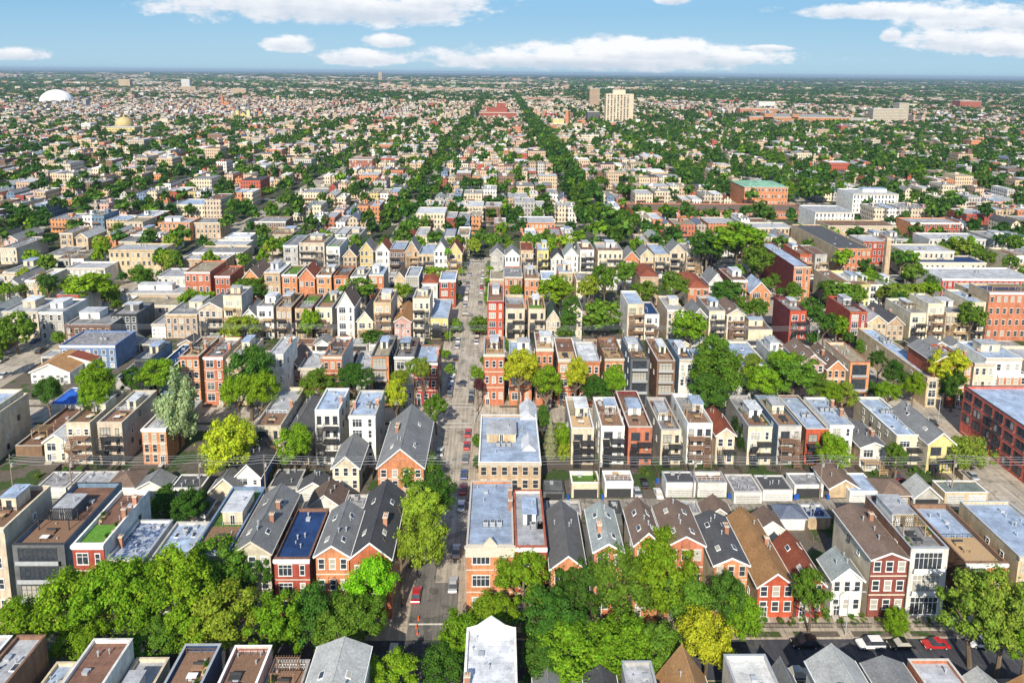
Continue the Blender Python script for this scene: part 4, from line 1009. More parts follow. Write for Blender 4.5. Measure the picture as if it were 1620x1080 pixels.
TREES = """-97.2 126.0 5.0 5.5 6.6 b
-79.5 108.0 11.2 5.3 4.5 b
-73.3 110.0 12.5 5.9 5.9 b
-67.4 111.0 13.4 6.0 6.3 b
-60.9 111.0 14.0 6.0 6.3 b
-55.3 113.0 14.2 6.1 6.4 b
-68.6 106.0 9.3 4.7 3.1 b
-57.1 106.0 9.9 4.2 3.1 c
-52.0 121.0 10.5 6.5 6.5 c
-45.4 122.0 9.7 3.6 4.6 d
-52.2 109.0 10.2 4.8 4.3 b
-46.7 110.0 10.5 6.0 5.4 y
-37.6 110.0 9.3 6.0 5.4 b
-31.6 112.0 8.8 5.0 5.0 d
-27.3 110.0 9.2 4.9 4.4 c
-23.8 119.0 9.4 5.1 5.6 g
-23.3 112.0 8.8 4.4 3.3 c
-16.7 101.0 7.5 4.8 3.0 b
-14.8 125.0 14.1 5.3 6.5 y
-15.6 136.0 14.2 5.1 3.9 y
-13.3 142.0 13.2 4.1 4.9 d
-20.8 164.0 5.3 7.8 4.7 c
-5.5 109.0 7.0 4.9 4.3 b
-8.9 104.0 6.1 4.2 3.6 d
5.1 119.0 10.6 6.4 5.3 b
9.3 112.0 8.6 6.1 5.0 d
-0.7 113.0 7.8 5.0 3.4 b
15.1 119.0 8.0 5.3 5.3 d
23.5 120.0 9.8 6.5 6.5 c
30.6 120.0 11.1 7.1 7.1 b
34.1 117.0 7.6 5.2 5.2 c
12.1 105.0 6.9 6.8 4.7 b
20.8 107.0 7.4 5.9 4.8 b
7.8 104.0 6.6 4.7 3.7 d
26.5 106.0 7.1 4.8 4.3 c
35.6 107.0 8.5 4.6 5.4 Y
42.6 118.0 7.4 4.1 4.4 d
45.0 117.0 4.3 4.1 4.8 b
58.4 118.0 8.0 3.9 5.2 c
74.9 118.0 2.2 2.6 3.0 b
83.6 110.0 11.2 6.1 7.4 o
87.0 108.0 13.5 6.0 7.2 o
89.7 106.0 10.4 4.8 6.1 b
-74.0 148.0 6.8 4.3 3.9 d
-68.8 150.0 5.9 3.6 3.6 d
-68.8 146.0 7.7 4.2 3.1 d
-130.0 196.0 11.2 4.1 4.1 d
-114.1 194.0 15.6 5.6 5.6 b
-110.6 186.0 14.6 4.3 3.9 b
-100.0 200.0 14.9 6.1 4.1 b
-107.6 202.0 12.4 4.7 3.8 d
-87.1 183.0 11.5 6.9 12.9 p
-67.9 166.0 10.7 7.5 7.5 Y
-52.6 172.0 7.5 5.3 5.8 b
-73.2 200.0 15.0 7.9 8.2 d
-75.2 195.0 12.4 5.0 5.3 b
-67.5 192.0 13.8 5.4 5.4 b
-53.9 200.0 11.5 5.6 4.2 c
-42.5 199.0 13.5 5.6 4.6 d
-29.6 200.0 13.1 3.4 2.8 y
-29.9 195.0 10.5 3.5 4.7 Y
-17.7 192.0 8.1 3.6 3.9 c
-21.8 197.0 17.4 2.8 3.7 o
-24.7 198.0 17.5 2.8 3.7 o
-15.1 209.0 12.2 2.0 2.2 o
-6.8 206.0 12.5 2.1 2.6 b
-6.0 204.0 9.7 1.7 2.1 m
5.9 201.0 16.7 5.6 5.6 Y
14.2 197.0 13.6 5.2 5.4 b
22.7 199.0 15.6 4.1 5.2 Y
29.5 200.0 10.2 4.7 3.8 d
35.1 200.0 13.2 4.1 4.5 b
14.2 180.0 5.9 3.1 6.8 s
17.6 181.0 5.4 2.9 4.0 b
12.3 186.0 8.3 2.6 3.6 d
17.9 178.0 2.4 2.2 3.0 y
65.2 200.0 15.3 8.9 7.5 c
66.5 208.0 18.0 6.8 5.8 c
59.8 192.0 13.1 6.3 5.4 d
75.6 203.0 16.0 4.8 4.8 o
77.8 198.0 14.2 5.6 4.7 b
87.5 199.0 15.8 9.4 5.6 c
87.0 205.0 16.2 5.8 4.8 b
93.8 198.0 13.3 4.7 4.1 c
101.6 196.0 10.3 4.1 4.7 o
96.9 196.0 11.3 4.1 3.7 b
88.0 172.0 5.8 4.6 4.8 b
102.0 168.0 6.9 3.1 3.7 c
125.7 222.0 10.2 3.1 3.5 d
126.6 214.0 9.3 3.6 4.2 d
129.5 208.0 7.8 3.9 4.5 b
117.0 200.0 9.8 3.8 3.4 b
141.1 210.0 13.2 6.5 6.0 Y
140.6 206.0 8.7 4.3 5.8 d
123.5 172.0 5.3 7.0 4.6 o
-175.0 250.0 9.7 6.9 6.9 c
-179.3 246.0 6.4 5.6 5.6 c
-172.3 292.0 13.0 11.1 5.8 b
-191.8 296.0 14.2 4.8 3.2 d
-97.1 258.0 8.0 7.6 4.0 y
-72.2 262.0 8.1 4.3 5.5 b
-127.4 285.0 10.5 4.7 3.1 b
-120.9 285.0 10.5 4.4 2.9 b
-103.2 290.0 11.2 5.8 3.4 d
-107.9 300.0 10.9 8.2 3.3 c
-59.6 290.0 12.5 8.5 4.5 c
-47.5 258.0 3.2 5.0 3.6 d
-40.5 290.0 12.0 4.5 3.5 b
-16.9 272.0 3.4 2.5 3.0 b
-7.3 270.0 4.2 5.0 3.7 c
-29.1 320.0 11.8 6.4 2.9 b
-26.2 352.0 13.2 2.2 1.9 g
1.4 252.0 3.4 4.7 2.8 c
7.1 300.0 9.1 3.3 3.3 b
1.0 318.0 10.7 2.3 3.0 d
24.3 285.0 14.4 8.4 5.8 b
36.8 285.0 15.3 5.2 5.6 y
45.9 300.0 15.0 6.3 7.5 c
57.0 310.0 15.0 5.7 6.0 c
28.6 268.0 12.8 3.7 4.8 d
26.9 262.0 9.8 3.6 4.7 d
39.8 264.0 10.4 8.6 6.1 c
25.2 256.0 6.9 4.0 2.9 c
61.6 290.0 12.5 6.7 4.5 c
75.7 295.0 13.8 6.0 6.0 c
71.0 252.0 10.3 7.0 7.0 b
97.2 292.0 12.0 8.1 4.6 d
100.9 280.0 9.0 4.4 4.4 c
105.2 276.0 9.9 4.4 4.4 c
122.2 268.0 11.9 5.5 5.0 d
124.1 258.0 10.3 4.8 5.5 d
131.0 262.0 7.6 4.9 5.2 b
153.0 300.0 9.7 8.3 4.7 c
175.4 300.0 9.8 8.3 3.3 o
193.9 305.0 9.5 4.2 3.4 b
173.5 318.0 10.3 8.8 3.5 b
119.7 345.0 21.6 14.2 9.5 b
105.6 350.0 17.1 9.6 7.0 d
124.2 330.0 15.9 7.6 6.7 c"""
ROWP = dict(R0='bottom-edge row', R1='near street row', R2='first alley row', R3='second street row', R4='second alley row', R5='third street row', R6='third alley row',
            R2G='far first alley', R1G='near first alley')
recs = []
for ln in HOUSES.split('\n'):
    t = ln.split(); recs.append([t[0]] + [float(v) for v in t[1:6]] + [t[6], float(t[7])] + t[8:])
byrow = {}
for r in recs: byrow.setdefault(r[0], []).append(r)
CX = -12.2
def side_ord(X, xs):
    """ordinal of X among row members on its side of the central street"""
    s = [v for v in xs if (v > CX) == (X > CX)]; s.sort(key=lambda v: abs(v - CX)); return ordw(s.index(X)), ('right' if X > CX else 'left')
ncount = {'flat': 0, 'gable': 0}
def style_label(fc, rc, roof, what): return f"{WALLN[fc]} {what} with {ROOFN[rc]} {'flat' if roof == 'f' else 'pitched'} roof"
ROOTS = {}
for row, rs in byrow.items():
    xs = [(r[2] + r[3]) / 2 for r in rs]
    for i, r in enumerate(rs):
        _, Y0, X0, X1, Y1, h, roof, hz, wc, fc, rc, st, ft = r[:13]
        if hz == 0 and roof == 'h': hz = h + 3.2
        o_, sd = side_ord((X0 + X1) / 2, xs)
        gar = st == 'G' or row == 'R1G'
        what = 'garage' if gar else 'house'
        where = f"{o_} house {sd} of central street, {ROWP.get(row, '')}"
        if row == 'L': label = ' '.join(r[13:])[1:]; where = 'building west of left street'; lab_cat = 'building'
        else: label = f"{WALLN[fc]} {what}, {ROOFN[rc]} roof, {o_} {sd} of central street, {ROWP[row]}"
        if row == 'L': what = 'building'
        nm = 'garage' if gar else 'city_building' if row == 'L' else ('flat_roofed_house' if roof == 'f' else 'gabled_house')
        if not gar and row != 'L': ncount['flat' if roof == 'f' else 'gable'] += 1
        lod = 0 if Y0 < 235 else 1
        ROOTS[(row, (X0 + X1) / 2)] = (house(nm, what, label, {'garage': 'garages along the alleys', 'flat_roofed_house': 'flat-roofed houses of the neighbourhood', 'gabled_house': 'gabled houses of the neighbourhood', 'city_building': 'larger blocks and shops'}[nm],
              X0, X1, Y0, Y1, h, roof, hz, wc, fc, rc, st, ft, lod, 100 + round(X0 * 7 + Y0 * 31), where), h)
for i, ln in enumerate(TREES.split('\n')):
    t = ln.split(); X, Y, Z, rx, rz = map(float, t[:5]); 
    b_ = ('S1' if Y < 128 else 'A1' if Y < 185 else 'S2' if Y < 230 else 'A2' if Y < 272 else 'S3')
    place = dict(S1='near street', A1='first alley', S2='second street', A2='second alley', S3='third street')[b_]
    same = [float(q.split()[0]) + float(q.split()[1]) * 1e-6 for q in TREES.split('\n') if q.split()[5] == t[5] and ('S1' if float(q.split()[1]) < 128 else 'A1' if float(q.split()[1]) < 185 else 'S2' if float(q.split()[1]) < 230 else 'A2' if float(q.split()[1]) < 272 else 'S3') == b_]
    o_, sd = side_ord(X + Y * 1e-6, same)
    only = '' if len([v for v in same if (v > CX) == (X > CX)]) > 1 else 'only '
    tree(X, Y, Z, rx, rz, t[5], 0 if Y < 225 else 1, f"{TNAME[t[5]]} by the {place}, {'the only one' if only else o_} {sd} of centre", i)
# ------------------------------------------------------------------ the red factory and other singular buildings
def big_factory():
    r = bpy.data.objects.new('brick_factory', None); COL.objects.link(r); r.location = (135.0, 163.0, 0)
    tag(r, 'long four-storey red brick factory with rows of dark windows at the right edge', 'factory')
    W_, D_, h = 24.0, 30.0, 14.6
    b = MB(); b.box(0, W_, 0, D_, 0, h, 0, bottom=False); b.f.pop(4); b.m.pop(4)
    t = .35; zr = h - .7
    for P, Q in (((0, 0, W_, D_), (t, t, W_ - t, D_ - t)),):
        A = [(P[0], P[1]), (P[2], P[1]), (P[2], P[3]), (P[0], P[3])]; B = [(Q[0], Q[1]), (Q[2], Q[1]), (Q[2], Q[3]), (Q[0], Q[3])]
        for i in range(4):
            j = (i + 1) % 4; b.face([(*A[i], h), (*A[j], h), (*B[j], h), (*B[i], h)]); b.face([(*B[i], h), (*B[j], h), (*B[j], zr), (*B[i], zr)])
    b.build('wall', wallmat('fr'), r)
    b = MB(); b.face([(t, t, zr), (W_ - t, t, zr), (W_ - t, D_ - t, zr), (t, D_ - t, zr)]); b.build('roof', roofmat('sv'), r)
    b = MB()
    for (x0, x1, y0, y1) in ((-.06, .4, -.06, D_ + .06), (W_ - .4, W_ + .06, -.06, D_ + .06), (.4, W_ - .4, -.06, .4), (.4, W_ - .4, D_ - .4, D_ + .06)): b.box(x0, x1, y0, y1, h, h + .1)
    b.build('coping', M_CHAR, r)
    for k in range(4):
        z = 1.0 + k * 3.45
        for i in range(7):
            for q in (-.8, .8):
                if k == 0 and i > 4: continue
                window(r, 0, 2.4 + i * 4.2 + q, z + .3, 1.1, 1.9, 'dark', -math.pi / 2)
        for i in range(6): window(r, 2.4 + i * 3.9, 0, z + .3, 1.1, 1.9, 'dark')
        for i in range(7):
            b = MB(); b.box(-.1, 0, 2.4 + i * 4.2 - 1.6, 2.4 + i * 4.2 + 1.6, z, z + .16); b.build('sill', M_STONE, r)
    b = MB()
    for k in (1, 2, 3):
        z = 1.0 + k * 3.45
        b.box(-1.1, -.1, 14, 18.5, z - .3, z - .24)
        b.tube((-1.1, 14, z + .7), (-1.1, 18.5, z + .7), .04, .04, 4); b.tube((-1.1, 14, z - .3), (-1.1, 14, z + .7), .04, .04, 4); b.tube((-1.1, 18.5, z - .3), (-1.1, 18.5, z + .7), .04, .04, 4)
        if k > 1: b.tube((-.9, 14.6, z - 3.7), (-.9, 18, z - .3), .09, .09, 4)
    b.build('fire_escape', M_IRON, r)
big_factory()
def chimney_stack(name, label, X, Y, h, r0, m, sq=False):
    b = MB(); b.tube((0, 0, 0), (0, 0, h), r0, r0 * .72, 4 if sq else 12, 0); b.tube((0, 0, h - 1.2), (0, 0, h - .6), r0 * .85, r0 * .85, 4 if sq else 12, 1)
    o = b.build(name, [m, M_STONE], None, (X, Y, 0)); return tag(o, label, 'chimney')
chimney_stack('factory_chimney', 'tall pale brick chimney rising beside the tan loft building', 186.0, 330.0, 27, 1.9, wallmat('tb'), True)
chimney_stack('factory_chimney', 'slim yellow brick chimney beside the yellow factory far off', 122.0, 1302.0, 36, 4.0, wallmat('ob'))
def slabtower():
    r = bpy.data.objects.new('apartment_tower', None); COL.objects.link(r); r.location = (207, 1400, 0)
    tag(r, 'tall pale apartment tower with vertical window strips on the right horizon', 'tower')
    b = MB(); b.box(0, 54, 0, 22, 7, 64, bottom=True); b.build('wall', wallmat('cr'), r)
    b = MB(); b.box(14, 38, 4, 18, 64, 72); b.build('machine_room', wallmat('cr'), r)
    b = MB(); b.box(-14, 66, -12, 30, 0, 7); b.build('podium', wallmat('wh'), r)
    for i in range(7):
        for k in range(15):
            o = put('window', winmesh(2.6, 2.0, 'dark'), r, (4.5 + i * 6.4, 0, 12 + k * 3.4)); o.scale = (1, 2, 1)
    for i in range(8):
        b = MB(); b.box(.8 + i * 6.4, 1.8 + i * 6.4, -1.2, -.01, 7, 64); b.build('fin', wallmat('cr'), r)
slabtower()
def block(name, label, cat, X0, X1, Y, D, h, wc, rc, extra=None, cols=None, hip=None):
    """far building: one mesh with its own window pattern; real storeys and roof"""
    b = MB(); w = X1 - X0
    b.box(0, w, 0, D, 0, h, 0, 1, bottom=False)
    b.box(-.3, w + .3, -.3, .0, h - .8, h + .5, 2)
    for e in (extra or []): b.box(*e, 0, 1)
    if hip: b.face([(-.6, -.6, h), (w + .6, -.6, h), (w * .7, D / 2, h + hip), (w * .3, D / 2, h + hip)], 1); b.face([(w + .6, D, h), (-.6, D, h), (w * .3, D / 2, h + hip), (w * .7, D / 2, h + hip)], 1); b.face([(w + .6, -.6, h), (w + .6, D, h), (w * .7, D / 2, h + hip)], 1); b.face([(-.6, D, h), (-.6, -.6, h), (w * .3, D / 2, h + hip)], 1)
    o = b.build(name, [wallmat(wc, True), roofmat(rc), M_STONE], None, (X0, Y, 0)); return tag(o, label, cat)
block('office_building', 'dark glass office block just left of the pale apartment tower', 'office', 176, 199, 1440, 24, 27, 'dg', 'mg')
block('office_building', 'pale tan slab showing above the dark office block', 'office', 268, 298, 2150, 24, 58, 'tb', 'lg')
block('school_building', 'large red brick school with stepped central tower straight ahead', 'school', -46, 36, 1560, 40, 17, 'rb', 'rs', [(16, 62, 8, 36, 17, 27), (38, 58, 16, 34, 27, 36)])
block('yellow_factory', 'stepped yellow factory right of the far avenue of trees', 'factory', 82, 122, 1290, 30, 12, 'ye', 'lg', [(14, 34, 6, 26, 12, 21)])
block('hospital_building', 'long pale yellow hospital slab far to the right', 'hospital', 812, 872, 1545, 24, 33, 'ls', 'lg', [(58, 80, 4, 28, 0, 46)])
block('institute_building', 'long low orange brick institute with grey roofs far right', 'institute', 530, 745, 1512, 26, 15, 'ob', 'gs', [(30, 50, -6, 20, 15, 23), (90, 104, -4, 16, 15, 21)], hip=6)
block('warehouse', 'long low cream warehouse right of the far hospital', 'warehouse', 827, 950, 1358, 30, 10, 'cr', 'lg')
block('warehouse', 'cream arcaded block below the golden dome on the left', 'building', -597, -554, 1090, 24, 16, 'ye', 'lg')
block('distant_tower', 'pale twin-slab tower on the horizon left of centre', 'tower', -1350, -1310, 8000, 40, 95, 'tb', 'lg')
block('distant_tower', 'tan tower block far left above the white dome', 'tower', -2050, -1990, 3900, 30, 48, 'tb', 'lg')
block('distant_tower', 'white slim tower block on the left skyline', 'tower', -1540, -1500, 3500, 24, 58, 'wh', 'lg')
block('distant_tower', 'low tan slab block on the left skyline beside the white tower', 'tower', -1480, -1410, 3350, 24, 26, 'tb', 'lg')
block('distant_tower', 'tan slab block on the skyline left of centre', 'tower', -1080, -1020, 2900, 24, 30, 'tb', 'lg')
block('brick_mill', 'red brick mill with white window bands on the right skyline', 'mill', 1490, 1560, 2300, 40, 26, 'rb', 'lg')
block('brick_mill', 'low orange brick hall far right beyond the institute', 'hall', 640, 740, 1900, 30, 15, 'ob', 'lg')
block('parking_garage', 'grey parking structure beside the far hospital', 'car park', 730, 795, 1530, 24, 13, 'gy', 'mg')
block('distant_tower', 'white-gridded apartment slab on the right skyline', 'tower', 780, 830, 2150, 24, 24, 'wh', 'lg')
for (nm, lb, X, Y, r_, h0, mt) in (('white_dome', 'white inflated sports dome on the left skyline', -1346, 2200, 46, 0, M_WHITE), ('church_dome', 'golden church dome above cream walls on the left', -590, 1130, 13, 16, wallmat('ye'))):
    b = MB(); n, k = 24, 8; P = [[(r_ * math.cos(a * math.pi / 2 / k) * math.cos(t_ * 2 * math.pi / n), r_ * math.cos(a * math.pi / 2 / k) * math.sin(t_ * 2 * math.pi / n), r_ * (.86 if h0 == 0 else 1) * math.sin(a * math.pi / 2 / k)) for t_ in range(n)] for a in range(k + 1)]
    for a in range(k):
        for t_ in range(n): b.face([P[a][t_], P[a][(t_ + 1) % n], P[a + 1][(t_ + 1) % n], P[a + 1][t_]])
    if h0:
        b.tube((0, 0, -h0), (0, 0, 0), r_ * 1.05, r_, 16); b.tube((0, 0, r_), (0, 0, r_ + 5), 1.5, .5, 6)
    tag(b.build(nm, mt, None, (X, Y, h0)), lb, 'dome')
def church(X, Y, label, n, hh, wc, rc):
    r = bpy.data.objects.new('church', None); COL.objects.link(r); r.location = (X, Y, 0); tag(r, label, 'church')
    b = MB(); b.face([(-8, 0, 0), (8, 0, 0), (8, 0, 12), (0, 0, 20), (-8, 0, 12)]); b.face([(8, 0, 0), (8, 34, 0), (8, 34, 12), (8, 0, 12)]); b.face([(-8, 34, 0), (-8, 0, 0), (-8, 0, 12), (-8, 34, 12)]); b.build('nave', wallmat(wc), r)
    b = MB(); b.face([(-8.5, -.5, 12), (0, -.5, 20.4), (0, 34, 20.4), (-8.5, 34, 12)]); b.face([(0, -.5, 20.4), (8.5, -.5, 12), (8.5, 34, 12), (0, 34, 20.4)]); b.build('roof', roofmat(rc), r)
    for s in ((-1, 1) if n == 2 else (-1,)):
        b = MB(); b.box(s * 11 - 3, s * 11 + 3, -1, 5, 0, hh); b.build('steeple_tower', wallmat(wc), r)
        b = MB(); b.tube((s * 11, 2, hh), (s * 11, 2, hh + 16), 3.6, .1, 8); b.build('spire', roofmat(rc), r)
church(-38, 1400, 'dark-roofed church with one spire in front of the red school', 1, 14, 'tb', 'sl')
church(-515, 1440, 'twin-spired cream church with pale roof on the left', 2, 24, 'ye', 'gm')
church(-760, 2000, 'church with a tall pointed tower near the left skyline', 1, 30, 'ob', 'ts')

# ------------------------------------------------------------------ rows of houses further out
NS_FAR = [-560, -430, -300, -172, -65, 65, 190, 252, 320, 450, 580, 710]
allh = []
cover = {}
for r in recs:
    cover.setdefault(r[0], []).append((r[2] - 2.5, r[3] + 2.5))
Lb = [(r[2] - 3, r[3] + 3, r[1] - 3, r[5 - 1] + 3) for r in recs if r[0] == 'L'] + [(135, 162, 160, 196), (-20, 0, 60, 392), (-15, 15, 385, 396)]
def blocked(x0, x1, y0, y1):
    for (a, b_, c, d) in Lb:
        if x0 < b_ and x1 > a and y0 < d and y1 > c: return True
    return False
gr = random.Random(77)
FC_L = ['cr', 'tb', 'ob', 'wh', 'gy', 'rb', 'cr', 'tb', 'ls', 'pk', 'db', 'ob', 'wh', 'cr', 'bg', 'ye']
RC_F = ['lg', 'lg', 'mg', 'wt', 'tn', 'dk', 'lg', 'sv', 'lm', 'mg', 'wt']; RC_G = ['gs', 'bs', 'ch', 'lh', 'rs', 'gh', 'bh', 'gs']
rown = 0; rowlist = []
for k in range(1, 40):
    ys = 20.5 + 91.5 * k
    for ab, (off, dep) in (('A', (9.5, 21)), ('B', (61, 20))):
        Y0 = ys + off
        rowlist.append((k, ab, Y0, dep))
handrow = {(1, 'B'): 'R2', (1, 'A'): 'R1', (2, 'A'): 'R3', (2, 'B'): 'R4', (3, 'A'): 'R5', (3, 'B'): 'R6'}
for (k, ab, Y0, dep) in rowlist:
    if k > 15: break
    lim = .74 * Y0 + 30
    hr = handrow.get((k, ab)); lo = hi = None
    if hr: lo = min(c[0] for c in cover[hr]); hi = max(c[1] for c in cover[hr])
    streets = [s for s in (NS_FAR if Y0 > 384 else [-172, -12.2, 127, 252, -300, 320, -430, 450])]
    X = -lim
    idx = 0; rowh = []
    while X < lim:
        big = gr.random() < (.10 if Y0 < 400 else .30)
        w = gr.uniform(5.9, 7.6) if not big else gr.uniform(10, 21)
        x0, x1 = X, X + w; X = x1 + gr.uniform(.5, 1.4)
        if any(x0 < s + 9 and x1 > s - 9 for s in streets): continue
        if lo is not None and x1 > lo and x0 < hi: continue
        if blocked(x0, x1, Y0 - 1, Y0 + dep): continue
        treed = .06 + (.26 if x0 > .22 * Y0 and Y0 > 620 else 0)
        if gr.random() < treed: continue
        gable = (not big) and gr.random() < (.22 if ab == 'A' else .28)
        fc = gr.choice(FC_L); wc = fc if gr.random() < .6 else gr.choice(['cr', 'gy', 'tb', 'wh'])
        n_ = gr.choice([2, 3, 3, 3]) if not big else gr.choice([1, 2, 3, 3, 4])
        h = n_ * 3.3 + gr.uniform(.8, 2.2)
        if gable: h = gr.uniform(6.5, 9.5)
        st = ('F' if ab == 'A' else 'B') + str(n_ if not gable else 2)
        ft = gr.choice(['PV', 'V', 'P', 'D', 'A', 'N', 'PD', 'V']) if not gable else gr.choice(['N', 'V', 'S', 'C'])
        rowh.append([Y0 + gr.uniform(-1, 1), x0, x1, dep + gr.uniform(-4, 3), h, 'g' if gable else 'f', h + w * gr.uniform(.28, .45), wc, fc, gr.choice(RC_G if gable else RC_F), st, ft, k, ab])
    allh += rowh
allh.sort(key=lambda r: r[0])
LIM = {'g': 296 - ncount['gable'], 'f': 296 - ncount['flat']}
done = {'g': 0, 'f': 0}; rest = []
def frow(k, ab): return ordw(2 * (k - 1) + (ab == 'B')) + ' row back'
cnt = {}
for r in allh:
    Y0, x0, x1, dep, h, roof, hz, wc, fc, rc, st, ft, k, ab = r
    if done[roof] >= LIM[roof]: rest.append(r); continue
    done[roof] += 1
    sd = 'right' if x0 > CX else 'left'; key = (k, ab, sd)
    r.append(sd)
for sd in ('left', 'right'):
    for key in {(r[12], r[13]) for r in allh if len(r) > 14}:
        q = [r for r in allh if len(r) > 14 and (r[12], r[13]) == key and r[14] == sd]; q.sort(key=lambda r: abs(r[1] - CX))
        for i, r in enumerate(q): r.append(ordw(i))
for i, r in enumerate([r for r in allh if len(r) > 15]):
    Y0, x0, x1, dep, h, roof, hz, wc, fc, rc, st, ft, k, ab, sd, o_ = r
    lab = f"{WALLN[fc]} house, {ROOFN[rc]} roof, {o_} {sd} of centre, {frow(k, ab)}"
    house('flat_roofed_house' if roof == 'f' else 'gabled_house', 'house', lab, 'flat-roofed houses of the neighbourhood' if roof == 'f' else 'gabled houses of the neighbourhood',
          x0, x1, Y0, Y0 + dep, h, roof, hz, wc, fc, rc, st, ft, 1 if Y0 < 400 else 2, 5000 + i, '')

# garages along the second and third alleys
gg = random.Random(21); gl = []
for (ya, nm) in ((249.5, 'second alley'), (339.5, 'third alley')):
    for sd_, (g0, g1) in (('south side', (ya - 9, ya - 3)), ('north side', (ya + 3, ya + 9))):
        X = -.74 * ya - 10; q = []
        while X < .74 * ya + 10:
            w = gg.uniform(5.6, 6.8); x0, x1 = X, X + w; X = x1 + gg.uniform(.4, 1.2)
            if any(x0 < s + 9 and x1 > s - 9 for s in (-172, -12.2, 127, 252)) or blocked(x0, x1, g0, g1) or gg.random() < .25: continue
            if any(r[2] < x1 and r[3] > x0 and r[1] - 2.6 < g1 and r[4] > g0 for r in recs): continue
            q.append((x0, x1))
        for side in ('left', 'right'):
            z = sorted([v for v in q if (v[0] > CX) == (side == 'right')], key=lambda v: abs(v[0] - CX))
            for i, (x0, x1) in enumerate(z): gl.append((x0, x1, g0, g1, side, ordw(i), nm, sd_))
for i, (x0, x1, g0, g1, side, o_, nm, sd_) in enumerate(gl[:200]):
    gab = gg.random() < .35; wc = gg.choice(['wh', 'gy', 'cr', 'tb', 'wh', 'db']); rc = gg.choice(['gs', 'bs', 'ch', 'lh'] if gab else ['mg', 'lg', 'ch', 'dk', 'lm'])
    house('garage', 'garage', f"{WALLN[wc]} garage, {ROOFN[rc]} roof, {o_} {side} of centre, {nm} {sd_}", 'garages along the alleys', x0, x1, g0, g1, 3.1, 'g' if gab else 'f', 4.9, wc, wc, rc, 'G2', gg.choice(['K', '', 'D', 'K']), 1, 8000 + i, '')
# the many houses beyond those: one object
def farwall():
    m, t, b = newmat('distant_walls'); ge = N(t, 'ShaderNodeNewGeometry')
    a = N(t, 'ShaderNodeAttribute', attribute_name='tint'); vec, _ = coords(t)
    c = window_pattern(t, a.outputs['Color']); t.links.new(c, b.inputs['Base Color']); b.inputs['Roughness'].default_value = .9; return m
def farroof():
    m, t, b = newmat('distant_roofs'); a = N(t, 'ShaderNodeAttribute', attribute_name='tint'); vec, _ = coords(t)
    t.links.new(scale_col(t, a.outputs['Color'], remap(t, noise(t, vec, .3, 4), .3, .7, .75, 1.2)), b.inputs['Base Color']); b.inputs['Roughness'].default_value = .85; return m
M_FW, M_FR = farwall(), farroof()
g = np.random.default_rng(4)
WC = np.array([WALLC[c] for c in ('cr', 'tb', 'ob', 'tb', 'gy', 'rb', 'tb', 'cr', 'tb', 'ls', 'db', 'wh', 'tb', 'cr', 'br', 'tb')] + [(.58, .40, .29)] * 3); RC = np.array([ROOFC[c] for c in ('lg', 'mg', 'wt', 'lg', 'tn', 'gs', 'bs', 'lg', 'mg', 'dk', 'wt', 'ch', 'tn', 'lg')])
HX = []; 
for r in rest: HX.append((r[1], r[2], r[0], r[0] + r[3], r[4], r[6] if r[5] == 'g' else 0))
def streetx(x, y): return np.min(np.abs(np.asarray([-172, -65, 65, 190, 320, 450, 580, 710, -300, -430, -560])[:, None] - x[None, :]), 0) < 8
y = 20.5 + 91.5 * 16
while y < 18000:
    f_ = 1 if y < 2400 else (2.2 if y < 4500 else (4.5 if y < 9000 else 11))
    lim = .74 * y + 40
    for off, dep in ((9, 20), (62, 20)) if f_ < 4 else ((12, 45),):
        n_ = int(2 * lim / (10.5 * f_)); x0 = np.linspace(-lim, lim, n_) + g.uniform(-1, 1, n_); w = g.uniform(6.5, 11.5, n_) * f_ * .93
        big = g.random(n_) < .05; w = np.where(big, w * g.uniform(2, 4, n_), w)
        h = g.choice([7, 9, 10, 11, 12], n_) + g.uniform(-.5, 1.0, n_); h = h * (1 if f_ < 4 else (1.3 if f_ < 5 else 1.8)); h = np.where(g.random(n_) < .006, h * g.uniform(1.4, 2.2, n_), h)
        patch = np.sin(x0 * .0041 + y * .0023) + np.sin(x0 * .0017 - y * .0031 + 2) + .6 * np.sin(x0 * .011 + y * .007)
        pk_ = np.clip(.66 + .16 * patch - .25 * (x0 > .12 * y) , .12, .92) * (1 if f_ < 2 else .9 if f_ < 5 else .75)
        keep = (g.random(n_) < pk_) & ~(streetx(x0, y) if y < 3500 else np.zeros(n_, bool)) & ~((x0 > 190) & (x0 < 270) & (abs(y + off - 1410) < 60)) & ~((np.abs(x0) < 60) & (y > 1500) & (y < 1640))
        keep &= ~((x0 > 520) & (x0 < 960) & (y > 1300) & (y < 1600)) & ~((abs(x0 + 1346) < 60) & (abs(y - 2200) < 80))
        gab = (g.random(n_) < .25) & (f_ < 2)
        for a, b_, c, d in zip(x0[keep], w[keep], h[keep], gab[keep]): HX.append((a, a + b_, y + off, y + off + dep * (1 if f_ < 4 else 1.0), c if not d else c * .75, (c * .75 + 3) if d else 0))
    y += 91.5 * (1 if f_ < 2 else (1 if f_ < 4 else (1.6 if f_ < 5 else 4)))
HA = np.array(HX); n = len(HA)
